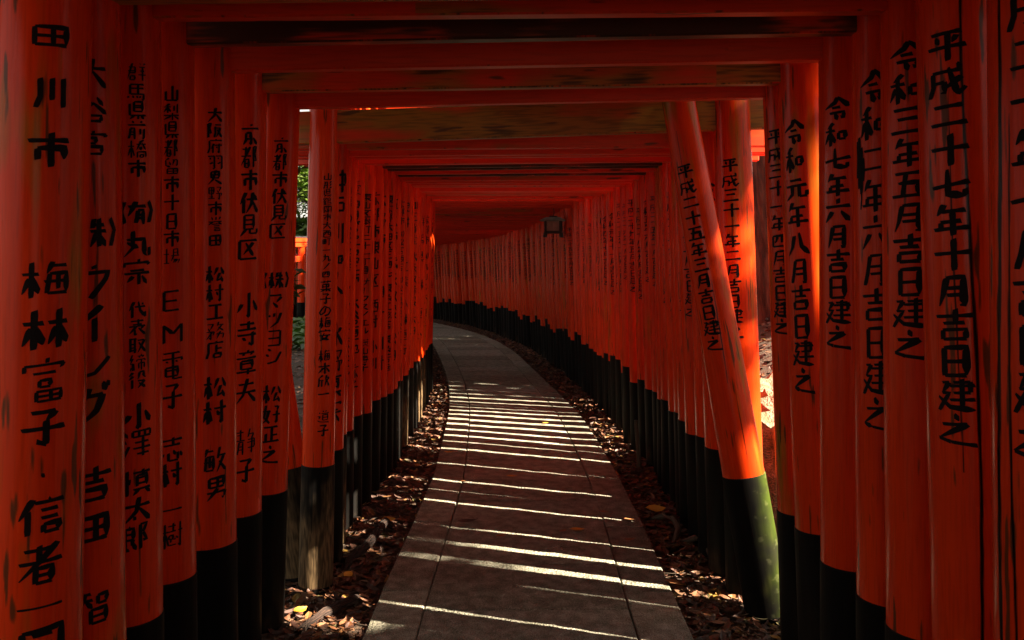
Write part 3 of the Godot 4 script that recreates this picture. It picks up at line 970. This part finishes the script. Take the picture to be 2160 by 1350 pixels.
func slab(parent: Node, d0: float, d1: float, u0: float, u1: float, tone: int) -> void:
	var mb := MB.new()
	var gap := 0.003
	var h := rng.randf_range(-0.0025, 0.0025)
	var skew := rng.randf_range(-0.003, 0.003)
	var top: Array[Vector3] = []
	var rim: Array[Vector3] = []
	var b := 0.0045
	for c in [[d0, u0, 1, 1], [d0, u1, 1, -1], [d1, u1, -1, -1], [d1, u0, -1, 1]]:
		var l := along(PL, c[0])
		var r := along(PR, c[0])
		var xx: float = lerpf(l, r, c[1]) + c[3] * gap
		var zz: float = -(c[0] + c[2] * gap)
		var y: float = fall(c[0]) + h + skew * c[3]
		rim.append(Vector3(xx, y - b, zz))
		top.append(Vector3(xx + c[3] * b, y, zz - c[2] * b))
	var nx := maxi(1, ceili((u1 - u0) * 1.3 / 0.055)) if d0 < 10.5 else 3
	var nz := maxi(1, ceili((d1 - d0) / 0.055)) if d0 < 10.5 else 3
	var bump := func(x: float, z: float) -> float:
		return 0.0045 * M.bump.get_noise_2d(x * 100.0, z * 100.0)
	var pts: Array[Vector3] = []
	for j in nz + 1:
		for i in nx + 1:
			var fu := float(i) / nx
			var fv := float(j) / nz
			var p := top[0].lerp(top[1], fu).lerp(top[3].lerp(top[2], fu), fv)
			var edge := minf(minf(fu, 1.0 - fu) * nx, minf(fv, 1.0 - fv) * nz)
			p.y += bump.call(p.x, p.z) * clampf(edge, 0.0, 1.0)
			pts.append(p)
	var nrm := func(p: Vector3) -> Vector3:
		return Vector3(bump.call(p.x - 0.02, p.z) - bump.call(p.x + 0.02, p.z), 0.04, bump.call(p.x, p.z - 0.02) - bump.call(p.x, p.z + 0.02)).normalized()
	for j in nz:
		for i in nx:
			var k := j * (nx + 1) + i
			mb.quad(pts[k], pts[k + 1], pts[k + nx + 2], pts[k + nx + 1], nrm.call(pts[k]), nrm.call(pts[k + 1]), nrm.call(pts[k + nx + 2]), nrm.call(pts[k + nx + 1]))
	var mid := (rim[0] + rim[2]) * 0.5
	for i in 4:
		var j := (i + 1) % 4
		var out := ((rim[i] + rim[j]) * 0.5 - mid)
		mb.flat(rim[i], rim[j], top[j], top[i], out.normalized() + Vector3.UP)
		var dn := Vector3(0, -0.08, 0)
		mb.flat(rim[i], rim[j], rim[j] + dn, rim[i] + dn, out)
	part("paving_slab", mb.mesh(), M["stone%d" % tone], parent)

func build_path() -> void:
	var path := Node3D.new()
	path.name = "path"
	add_child(path)
	tag(path, "grey brown stone slab path curving away to the left between the gates", "", "", "structure")
	var cuts := [2.2, 2.75, 3.3, 3.84, 4.4, 4.95, 5.49, 6.0, 6.55]
	var d := 7.1
	while d < 28.0:
		cuts.append(d)
		d += 0.55 + rng.randf_range(-0.02, 0.02)
	for i in cuts.size() - 1:
		slab(path, cuts[i], cuts[i + 1], 0.165, 0.832, rng.randi() % 4)
	d = 2.3
	while d < 27.5:
		var e := d + rng.randf_range(0.8, 1.1)
		slab(path, d, e, 0.0, 0.165, rng.randi() % 4)
		d = e
	d = 2.1
	while d < 27.5:
		var e := d + rng.randf_range(0.8, 1.15)
		slab(path, d, e, 0.832, 1.0, rng.randi() % 4)
		d = e

func leaf_mesh(curl: float, fold: float, wide: float, twist: float) -> ArrayMesh:
	var mb := MB.new()
	var rows := 4
	var prof := [0.04, 0.75, 1.0, 0.66, 0.0]
	var mids: Array[Vector3] = []
	var ls: Array[Vector3] = []
	var rs: Array[Vector3] = []
	for i in rows + 1:
		var t := float(i) / rows - 0.5
		var y := curl * (t * t * 4.0)
		var w: float = prof[i] * wide
		mids.append(Vector3(t, y, 0.04 * sin(t * 5.0 + twist)))
		ls.append(Vector3(t, y + w * fold + twist * t * 0.1, -w + 0.04 * sin(t * 5.0 + twist)))
		rs.append(Vector3(t, y + w * fold * 0.7 - twist * t * 0.1, w + 0.04 * sin(t * 5.0 + twist)))
	for i in rows:
		mb.flat(mids[i], mids[i + 1], ls[i + 1], ls[i], Vector3.UP)
		mb.flat(mids[i], mids[i + 1], rs[i + 1], rs[i], Vector3.UP)
	return mb.mesh()

func multi(called: String, mesh: Mesh, material: Material, xf: Array, cols: Array, parent: Node) -> MultiMeshInstance3D:
	var mm := MultiMesh.new()
	mm.transform_format = MultiMesh.TRANSFORM_3D
	mm.use_colors = true
	mm.mesh = mesh
	mm.instance_count = xf.size()
	for i in xf.size():
		mm.set_instance_transform(i, xf[i])
		mm.set_instance_color(i, cols[i])
	var o := MultiMeshInstance3D.new()
	o.multimesh = mm
	o.material_override = material
	var n := called
	if parent == self: n = numbered(called)
	o.name = n
	parent.add_child(o, true)
	return o

func leaf_color() -> Color:
	var k := rng.randf()
	var c := Color(0.17, 0.075, 0.028)
	if k < 0.28: c = Color(0.24, 0.11, 0.04)
	elif k < 0.5: c = Color(0.11, 0.055, 0.03)
	elif k < 0.66: c = Color(0.28, 0.17, 0.08)
	elif k < 0.78: c = Color(0.2, 0.15, 0.1)
	elif k < 0.84: c = Color(0.36, 0.2, 0.06)
	elif k < 0.87: c = Color(0.42, 0.3, 0.05)
	elif k < 0.9: c = Color(0.12, 0.12, 0.04)
	return Color(c.r, c.g * 0.82, c.b * 0.9) * rng.randf_range(0.35, 0.85)

func build_litter() -> void:
	var shapes := [leaf_mesh(0.10, 0.5, 0.22, 0.4), leaf_mesh(-0.12, -0.35, 0.27, -0.5), leaf_mesh(0.04, 0.2, 0.30, 0.2), leaf_mesh(0.22, 0.8, 0.2, -0.3)]
	var xf := [[], [], [], []]
	var cl := [[], [], [], []]
	var put := func(x: float, d: float, s: float, lift: float) -> void:
		var k := rng.randi() % 4
		var b := Basis(Vector3.UP, rng.randf() * TAU) * Basis(Vector3.RIGHT, rng.randf_range(-0.45, 0.45)) * Basis(Vector3(0, 0, 1), rng.randf_range(-0.4, 0.4))
		xf[k].append(Transform3D(b.scaled(Vector3(s, s, s)), Vector3(x, ground(x, d) + lift + s * 0.12, -d)))
		cl[k].append(leaf_color())
	# strips along both edges of the path
	for side in 2:
		for i in 17500:
			var d := 2.0 + 26.0 * pow(rng.randf(), 1.7)
			var edge := along(PL, d) if side == 0 else along(PR, d)
			var wall := along(WL, d) - 0.3 if side == 0 else along(WR, d) + 0.3
			var t := rng.randf()
			var x := lerpf(edge, wall, t)
			if t < 0.07: x += (0.03 if side == 0 else -0.03)
			var s := rng.randf_range(0.036, 0.072)
			put.call(x, d, s, rng.randf() * 0.022 * (1.0 if absf(t - 0.5) < 0.42 else 0.4))
	# the slope on the right
	for i in 9000:
		var d := 2.5 + 17.0 * rng.randf()
		var x := along(WR, d) + 0.3 + 5.5 * pow(rng.randf(), 1.4)
		put.call(x, d, rng.randf_range(0.06, 0.1), rng.randf() * 0.04)
	for i in 3000:
		var d := 3.0 + 14.0 * rng.randf()
		var x := along(WL, d) - 0.3 - 3.0 * rng.randf()
		put.call(x, d, rng.randf_range(0.05, 0.09), rng.randf() * 0.03)
	var tw := []
	var tc := []
	for i in 700:
		var d := 2.6 + 14.0 * pow(rng.randf(), 1.6)
		var side := rng.randf() < 0.5
		var x := lerpf(along(PL, d) - 0.02, along(WL, d) - 0.2, rng.randf()) if side else lerpf(along(PR, d) + 0.02, along(WR, d) + 0.2, rng.randf())
		var s := rng.randf_range(0.05, 0.2)
		tw.append(Transform3D((Basis(Vector3.UP, rng.randf() * TAU) * Basis(Vector3(0, 0, 1), rng.randf_range(-0.2, 0.2))).scaled(Vector3(s, s * 0.6, s)), Vector3(x, ground(x, d) + 0.022, -d)))
		tc.append(Color(0.09, 0.065, 0.045) * rng.randf_range(0.5, 1.3))
	var hold := Node3D.new()
	hold.name = "leaf_litter"
	add_child(hold)
	tag(hold, "brown dry leaves lying along both edges of the path and on the slope", "leaf litter", "", "stuff")
	for k in 4:
		var o := multi("dry_leaves" if k == 0 else "dry_leaves_%03d" % k, shapes[k], M.leaf, xf[k], cl[k], hold)
		o.set_meta("kind", "stuff")
	var twig := tube([Vector3(-0.5, 0, 0), Vector3(-0.1, 0.03, 0.05), Vector3(0.2, 0.0, 0.02), Vector3(0.5, 0.05, -0.06)], [0.022, 0.02, 0.016, 0.008], 5)
	multi("twigs", twig, M.leaf, tw, tc, hold).set_meta("kind", "stuff")

func build_path_leaves() -> void:
	var shapes := [leaf_mesh(0.06, 0.25, 0.25, 0.3), leaf_mesh(0.14, 0.5, 0.22, -0.4), leaf_mesh(0.03, 0.15, 0.30, 0.1)]
	# x, d, length, turn, shape, material, label
	var rows := [
		[0.354, 4.90, 0.085, 0.1, 2, "yellow", "Yellow leaf on the right half of the path between two light stripes"],
		[0.275, 4.87, 0.06, 0.9, 0, "brown", "Brown leaf right beside the yellow leaf on the path"],
		[0.0, 6.02, 0.075, 0.2, 1, "yellow", "Ochre leaf on the path's centre just behind a bright light stripe"],
		[-0.055, 4.78, 0.07, 0.6, 1, "brown", "Single brown leaf on the centre slab left of the middle of the path"],
		[-0.245, 5.02, 0.12, 0.5, 1, "dark_leaf", "Dark curled leaf lying across the left joint of the path"],
		[0.53, 5.22, 0.065, -0.4, 0, "brown", "Brown leaf on the right joint above a light stripe"],
		[0.66, 5.08, 0.075, 0.2, 2, "brown", "Reddish leaf on the right strip touched by the light stripe"],
		[0.62, 4.72, 0.07, 0.4, 1, "brown", "Folded brown leaf at the right edge of the path near the front"],
		[-0.32, 5.90, 0.06, -0.3, 2, "brown", "Small brown leaf on the left joint under the brightest thin stripe"],
		[-0.47, 6.72, 0.075, 0.3, 1, "yellow", "Yellow leaf on the left strip below the bright stripes"],
		[-0.195, 7.1, 0.06, -0.2, 0, "brown", "Small brown leaf at the lower edge of the bright stripes"],
		[0.29, 7.85, 0.06, 0.3, 0, "yellow", "Greenish yellow leaf in the middle of the bright stripes"],
		[-0.23, 8.6, 0.055, 1.1, 2, "brown", "Brown leaf on the left of the farther bright stripes"],
		[0.735, 4.13, 0.08, -0.5, 0, "brown", "Thin brown leaf near the bottom right corner of the path"],
	]
	for r in rows:
		var y := fall(r[1]) + 0.012
		var o := part("fallen_leaf", shapes[r[4]], M[r[5]], self, Transform3D(Basis(Vector3.UP, r[3]).scaled(Vector3(r[2], r[2], r[2])), Vector3(r[0], y, -r[1])))
		tag(o, r[6], "leaf", "fallen leaves on the path")
	var more := [
		[-0.875, 3.72, 0.07, 0.9, "yellow", "Pale yellow leaf in the litter at the bottom left by the black footing"],
		[-0.75, 4.12, 0.075, 1.3, "yellow", "Small golden leaf in front of the tan wooden footing"],
		[-0.68, 4.95, 0.08, 0.3, "yellow", "Yellow leaf in the left litter beside the bent root"],
		[0.82, 5.15, 0.12, 0.1, "yellow", "Big orange leaf in the right litter above the curved root"],
	]
	for r in more:
		var o := part("fallen_leaf", shapes[0], M[r[4]], self, Transform3D((Basis(Vector3.UP, r[3]) * Basis(Vector3.RIGHT, 0.4)).scaled(Vector3(r[2], r[2], r[2])), Vector3(r[0], 0.05, -r[1])))
		tag(o, r[5], "leaf", "bright leaves in the litter")


# ------------------------------------------------------------------ small things
func build_small() -> void:
	# hanging lantern under a tie beam
	var dl := 11.1
	var lt := thing("hanging_lantern", Vector3(0.51, fall(dl) + 1.785, -dl), -0.12)
	lt.scale = Vector3(0.96, 0.84, 0.96)
	tag(lt, "small black roofed box lantern with a clouded panel, hanging at the right under the beams", "lantern")
	var body := cbox(Vector3(0.03, 0.17, 0.03), 0.003)
	for s in [[-1, -1], [1, -1], [1, 1], [-1, 1]]:
		part("corner_post", body, M.iron, lt, Transform3D(Basis(), Vector3(s[0] * 0.095, 0.125, s[1] * 0.095)))
		part("leg", cbox(Vector3(0.032, 0.07, 0.032), 0.004), M.iron, lt, Transform3D(Basis(Vector3(0, 0, 1), -s[0] * -0.18), Vector3(s[0] * 0.104, 0.0, s[1] * 0.1)))
	for k in 4:
		var b := Basis(Vector3.UP, k * PI / 2)
		part("panel", cbox(Vector3(0.16, 0.14, 0.008), 0.001), M.paper, lt, Transform3D(b, b * Vector3(0, 0.13, 0.09)))
		part("rail", cbox(Vector3(0.2, 0.03, 0.02), 0.002), M.iron, lt, Transform3D(b, b * Vector3(0, 0.045, 0.1)))
	part("base_plate", cbox(Vector3(0.22, 0.02, 0.22), 0.003), M.iron, lt, Transform3D(Basis(), Vector3(0, 0.032, 0)))
	var mb := MB.new()
	var lo := 0.165; var hi := 0.085; var y0 := 0.215; var y1 := 0.262
	var c4 := [Vector2(-1, -1), Vector2(1, -1), Vector2(1, 1), Vector2(-1, 1)]
	for k in 4:
		var a: Vector2 = c4[k]
		var b: Vector2 = c4[(k + 1) % 4]
		var out := Vector3(a.x + b.x, 1.2, a.y + b.y)
		mb.flat(Vector3(a.x * lo, y0, a.y * lo), Vector3(b.x * lo, y0, b.y * lo), Vector3(b.x * hi, y1, b.y * hi), Vector3(a.x * hi, y1, a.y * hi), out)
		mb.flat(Vector3(a.x * lo, y0, a.y * lo), Vector3(b.x * lo, y0, b.y * lo), Vector3(b.x * lo, y0 - 0.012, b.y * lo), Vector3(a.x * lo, y0 - 0.012, a.y * lo), Vector3(out.x, 0, out.z))
	mb.flat(Vector3(-hi, y1, -hi), Vector3(hi, y1, -hi), Vector3(hi, y1, hi), Vector3(-hi, y1, hi), Vector3.UP)
	mb.flat(Vector3(-lo, y0 - 0.012, -lo), Vector3(lo, y0 - 0.012, -lo), Vector3(lo, y0 - 0.012, lo), Vector3(-lo, y0 - 0.012, lo), Vector3.DOWN)
	var roof := part("roof", mb.mesh(), M.copper, lt)
	part("ridge_cap", cbox(Vector3(0.1, 0.02, 0.1), 0.004), M.iron, roof, Transform3D(Basis(), Vector3(0, 0.27, 0)))
	part("hanger", tube([Vector3(0, 0.27, 0), Vector3(0.01, 0.33, 0), Vector3(0, 0.40, 0)], [0.006, 0.006, 0.006], 8), M.iron, lt)

	var st := part("wooden_stake", tube([Vector3(0, -0.1, 0), Vector3(-0.008, 0.1, 0), Vector3(-0.02, 0.24, 0), Vector3(-0.026, 0.325, 0)], [0.015, 0.015, 0.0145, 0.013], 10, 2.0), M.wood, self, Transform3D(Basis(), Vector3(0.90, 0, -6.35)))
	tag(st, "thin weathered stake standing in the litter before the right pillars", "stake")
	var r1 := part("tree_root", tube([Vector3(0.78, -0.05, -5.25), Vector3(0.86, 0.02, -5.12), Vector3(0.895, 0.045, -4.98), Vector3(0.90, 0.03, -4.86), Vector3(0.86, -0.02, -4.78), Vector3(0.85, -0.06, -4.7)], [0.014, 0.017, 0.018, 0.017, 0.014, 0.01], 9, 2.0), M.wood, self)
	tag(r1, "grey curved root looping out of the litter on the right, farther back", "root", "roots in the litter")
	var r2 := part("tree_root", tube([Vector3(0.89, -0.04, -4.82), Vector3(0.955, 0.03, -4.7), Vector3(0.99, 0.05, -4.58), Vector3(0.99, 0.0, -4.46), Vector3(0.98, -0.06, -4.42)], [0.012, 0.016, 0.017, 0.015, 0.01], 9, 2.0), M.wood, self)
	tag(r2, "grey arched root close to the mossy leaning footing", "root", "roots in the litter")
	var r3 := part("tree_root", tube([Vector3(-0.66, -0.03, -5.05), Vector3(-0.69, 0.05, -4.92), Vector3(-0.70, 0.055, -4.78), Vector3(-0.735, 0.03, -4.6), Vector3(-0.79, 0.02, -4.42), Vector3(-0.83, -0.06, -4.3)], [0.014, 0.021, 0.022, 0.024, 0.02, 0.012], 9, 2.0), M.bark, self)
	tag(r3, "dark bent root in the left litter behind the tan footing", "root", "roots in the litter")
	var r4 := part("tree_root", tube([Vector3(-0.62, -0.05, -4.1), Vector3(-0.70, 0.0, -3.96), Vector3(-0.79, 0.005, -3.8), Vector3(-0.88, -0.03, -3.68)], [0.012, 0.02, 0.022, 0.015], 9, 2.0), M.bark, self)
	tag(r4, "dark straight root lying in the front left litter", "root", "roots in the litter")

	# rock by the right gap
	rock("rock", Vector3(1.66, 0.12, -5.1), Vector3(0.36, 0.56, 0.48), 11, "brown rock with a flat top beside the path's right gap, in sunlight")
	rock("rock", Vector3(1.75, 0.2, -6.15), Vector3(0.42, 0.42, 0.55), 12, "second lower rock behind the sunlit one on the right slope")

func rock(called: String, at: Vector3, size: Vector3, s: int, label: String) -> void:
	var nz := noise(s, 1.4, 4)
	var mb := MB.new()
	var nu := 30
	var nv := 18
	var pt := func(i: int, j: int) -> Vector3:
		var a := TAU * (i % nu) / nu
		var b := PI * j / nv - PI / 2
		var p := Vector3(cos(b) * cos(a), sin(b), cos(b) * sin(a))
		var e := Vector3(signf(p.x) * pow(absf(p.x), 0.65), signf(p.y) * pow(absf(p.y), 0.55), signf(p.z) * pow(absf(p.z), 0.65))
		return e * size * (1.0 + 0.34 * nz.get_noise_3d(p.x * 0.9, p.y * 0.9, p.z * 0.9) + 0.1 * nz.get_noise_3d(p.x * 3, p.y * 3, p.z * 3))
	for i in nu:
		for j in nv:
			var a: Vector3 = pt.call(i, j)
			var c: Vector3 = pt.call(i + 1, j + 1)
			mb.flat(a, pt.call(i + 1, j), c, pt.call(i, j + 1), (a + c) * 0.5)
	var o := part(called, mb.mesh(), M.rock, self, Transform3D(Basis(), at))
	tag(o, label, "rock", "rocks on the right slope")


# ------------------------------------------------------------------ trees
func spray_mesh() -> ArrayMesh:
	var mb := MB.new()
	var r := RandomNumberGenerator.new()
	r.seed = 5
	for k in 9:
		var b := Basis(Vector3.UP, k * 2.4) * Basis(Vector3(0, 0, 1), r.randf_range(-0.7, 0.5)) * Basis(Vector3.RIGHT, r.randf_range(-0.6, 0.6))
		var o := Vector3(r.randf_range(-0.25, 0.25), r.randf_range(-0.2, 0.2), r.randf_range(-0.25, 0.25))
		mb.flat(o, o + b * Vector3(0.22, 0.02, -0.085), o + b * Vector3(0.48, -0.04, 0), o + b * Vector3(0.22, 0.02, 0.085), Vector3.UP)
	return mb.mesh()

func tree(called: String, label: String, base: Vector3, h: float, r0: float, bend: Vector3, clumps: Array, leaves: int, size: float, tone: Color, spray: Mesh, group: String, s: int) -> void:
	var g := RandomNumberGenerator.new()
	g.seed = s
	var o := thing(called, base)
	tag(o, label, "tree", group)
	var mb := MB.new()
	var pts := []
	var rad := []
	for i in 9:
		var t := i / 8.0
		pts.append(Vector3(0, -0.3, 0) + Vector3(0, h * t, 0) + bend * h * t + Vector3(sin(t * 4.0 + s), 0, cos(t * 3.0 + s)) * 0.03 * h * 0.15)
		rad.append(r0 * (1.25 if i == 0 else 1.0 - 0.8 * t))
	tube_into(mb, pts, rad, 16, 0.5)
	var limbs := MB.new()
	for c in clumps:
		var from: Vector3 = pts[4 + g.randi() % 4]
		var to: Vector3 = c[0]
		tube_into(limbs, [from, from.lerp(to, 0.5) + Vector3(0, 0.2, 0), to], [r0 * 0.3, r0 * 0.2, r0 * 0.06], 7, 0.5)
	part("trunk", mb.mesh(), M.bark, o)
	if clumps.is_empty(): return
	part("limbs", limbs.mesh(), M.bark, o)
	var xf := []
	var cl := []
	for i in leaves:
		var c: Array = clumps[g.randi() % clumps.size()]
		var v := Vector3(g.randfn(), g.randfn(), g.randfn())
		v = v.normalized() * pow(g.randf(), 0.45)
		var p: Vector3 = c[0] + v * c[1]
		var b := Basis(Vector3.UP, g.randf() * TAU) * Basis(Vector3.RIGHT, g.randf_range(-0.7, 0.7))
		var k := size * g.randf_range(0.7, 1.3)
		xf.append(Transform3D(b.scaled(Vector3(k, k, k)), p))
		cl.append(tone * g.randf_range(0.6, 1.4) + Color(g.randf() * 0.02, g.randf() * 0.02, 0))
	var cr := multi("crown", spray, M.green, xf, cl, o)
	cr.set_meta("kind", "stuff")

func clumps(c: Vector3, r: Vector3, n: int, each: float, s: int) -> Array:
	var g := RandomNumberGenerator.new()
	g.seed = s
	var a := []
	for i in n:
		var v := Vector3(g.randfn(), g.randfn(), g.randfn()).normalized() * pow(g.randf(), 0.4)
		var e := each * g.randf_range(0.7, 1.2)
		a.append([c + v * r, Vector3(e, e * 0.7, e)])
	return a

func build_trees() -> void:
	var spray := spray_mesh()
	var tone := Color(0.05, 0.085, 0.018)
	# the reddish trunk seen through the right gap
	var b0 := Vector3(3.12, ground(3.12, 10.0), -10.0)
	tree("cedar_tree", "thick reddish cedar trunk leaning left, seen through the gap beside the leaning pillar", b0, 12.0, 0.33, Vector3(-0.12, 0, -0.02), clumps(Vector3(-1.0, 11.0, -1.5), Vector3(3.5, 2.0, 3.0), 12, 1.4, 41), 1400, 0.5, tone, spray, "trees on the right slope", 401)
	# x, d, height, crown centre height, crown radius, sprays, label
	var rows := [  # crowns on the right slope are placed and shaped to block sun
		[8.4, -2.22, 10.0, 5.3, Vector3(2.4, 3.9, 2.95), 13000, "unseen tree right of the camera, added to shade the front gates"],
		[7.8, 1.1, 9.5, 6.3, Vector3(1.7, 2.4, 0.6), 800, "unseen slender tree beyond the right pillars, added to dapple the sun"],
		[9.2, -4.6, 10.0, 4.6, Vector3(3.4, 3.2, 3.2), 1800, "tree farther behind the camera on the right slope, outside the picture"],
		[9.0, 9.7, 11.0, 4.8, Vector3(3.2, 3.8, 3.0), 6500, "tree on the right slope beside the start of the bend"],
		[10.0, 15.0, 12.0, 5.0, Vector3(4.2, 3.8, 3.6), 4200, "tree on the right slope level with the middle of the bend"],
		[7.0, 21.0, 12.0, 5.0, Vector3(4.2, 4.0, 3.6), 6500, "tree on the right slope level with the far bend"],
		[4.0, 26.5, 12.0, 5.5, Vector3(4.4, 4.6, 3.6), 6500, "tree behind the far end of the bend"],
		[-5.6, 2.0, 10.0, 6.0, Vector3(3.2, 2.6, 4.0), 2200, "tree left of the tunnel level with the front pillars"],
		[-6.5, 10.5, 11.0, 7.0, Vector3(3.6, 2.6, 4.2), 2200, "tree left of the tunnel level with the light stripes"],
		[-8.4, 33.0, 8.0, 3.9, Vector3(2.6, 3.6, 2.2), 5200, "sunlit green tree seen in the gap left of the tunnel, beyond the distant gates"],
		[-7.4, 30.5, 4.5, 1.9, Vector3(2.0, 1.4, 1.6), 2600, "low green tree right behind the distant gates"],
		[-12.5, 36.0, 10.0, 4.5, Vector3(3.6, 4.4, 3.0), 4200, "green tree farther left beyond the distant gates"],
		[-5.6, 38.0, 10.0, 4.5, Vector3(3.0, 4.6, 3.0), 4200, "green tree behind the distant gates, right of the sunlit one"],
	]
	var i := 0
	for r in rows:
		i += 1
		var at := Vector3(r[0], ground(r[0], r[1]), -r[1])
		var tn := tone if i < 10 else Color(0.075, 0.12, 0.02)
		tree("broadleaf_tree", r[6], at, r[2], 0.24, Vector3(0.01 * (i % 3 - 1), 0, 0.01), clumps(Vector3(0, r[3], 0), r[4], 50 if i == 1 else 44 if i == 2 else 32 if i < 10 else 16, 0.6 if i == 1 else 0.28 if i == 2 else 1.25, 50 + i), r[5], 0.45 if i == 1 else 0.33 if i == 2 else 0.62 if i < 10 else 0.42, tn, spray, "trees around the tunnel", 500 + i)
	# the dark stem just outside the left gap, with a few leaves
	tree("young_tree", "dark bent young stem with a few leaves in the gap left of the pale pillar", Vector3(-1.28, ground(-1.28, 5.3), -5.3), 2.2, 0.035, Vector3(-0.06, 0, 0.0), [[Vector3(-0.02, 1.36, 0.1), Vector3(0.1, 0.1, 0.12)], [Vector3(-0.25, 2.1, -0.2), Vector3(0.3, 0.2, 0.3)]], 24, 0.17, Color(0.03, 0.06, 0.015), spray, "", 601)
	# far gates of a second row
	for k in 7:
		var d := 25.5 + k * 0.12
		var x := -5.5 - k * 0.42
		var g := {"zl": 0.0, "zr": 0.0, "xl": -0.9, "xr": 0.9, "rl": 0.1, "rr": 0.1, "hl": 0.55, "hr": 0.55, "nuki": 1.66, "inl": 0.02, "inr": 0.02, "seg": 14, "label": "distant sunlit gate seen in the left gap, %s from the right in its row" % ["first", "second", "third", "fourth", "fifth", "sixth", "seventh"][k], "group": "distant gates of a second row"}
		var o := gate(g)
		o.position = Vector3(x, ground(x, d) + 0.03, -d)
		o.rotation.y = PI / 2 - 0.25
	# ground plants by the distant gates
	var xf := []
	var cl := []
	for k in 900:
		var x := rng.randf_range(-9.5, -3.2)
		var d := rng.randf_range(15.0, 24.5)
		if x > along(WL, d) - 0.6: continue
		var s := rng.randf_range(0.3, 0.6)
		xf.append(Transform3D(Basis(Vector3.UP, rng.randf() * TAU).scaled(Vector3(s, s, s)), Vector3(x, ground(x, d) + s * 0.25, -d)))
		cl.append(Color(0.07, 0.13, 0.02) * rng.randf_range(0.6, 1.4))
	var u := multi("undergrowth", spray, M.green, xf, cl, self)
	tag(u, "low green undergrowth on the ground left of the tunnel", "undergrowth", "", "stuff")


func _ready() -> void:
	var cam := Camera3D.new()
	cam.name = "camera"
	cam.position = Vector3(0, 1.55, 0)
	cam.projection = Camera3D.PROJECTION_FRUSTUM
	cam.near = 0.05
	cam.far = 400.0
	cam.size = 0.05 * 1350.0 / 1900.0
	cam.frustum_offset = Vector2(0, -0.05 * 155.0 / 1900.0)
	add_child(cam)
	cam.current = true
	var env := Environment.new()
	env.background_mode = Environment.BG_SKY
	var sky := Sky.new()
	var sm := ProceduralSkyMaterial.new()
	sm.sky_top_color = Color(0.53, 0.54, 0.54)
	sm.sky_horizon_color = Color(0.78, 0.75, 0.70)
	sm.ground_bottom_color = Color(0.16, 0.13, 0.1)
	sm.ground_horizon_color = Color(0.4, 0.4, 0.36)
	sm.sky_energy_multiplier = 0.6
	sm.ground_energy_multiplier = 0.6
	sky.sky_material = sm
	env.sky = sky
	env.tonemap_mode = Environment.TONE_MAPPER_LINEAR
	env.tonemap_exposure = 9.0
	env.sdfgi_enabled = true
	env.ssao_enabled = true
	env.ssil_enabled = true
	var we := WorldEnvironment.new()
	we.name = "world"
	we.environment = env
	add_child(we)
	var sun := DirectionalLight3D.new()
	sun.name = "sun"
	sun.light_energy = 1.6
	sun.light_color = Color(1.0, 0.93, 0.83)
	sun.light_angular_distance = 0.5
	sun.shadow_enabled = true
	var el := deg_to_rad(38.0)
	var az := deg_to_rad(20.6)
	var to_sun := Vector3(cos(el) * cos(az), sin(el), cos(el) * sin(az))
	sun.look_at_from_position(to_sun * 30.0, Vector3.ZERO, Vector3.UP)
	add_child(sun)
	rng.seed = 20240
	make_materials()
	build_ground()
	build_path()
	build_gates()
	build_litter()
	build_path_leaves()
	build_small()
	build_trees()
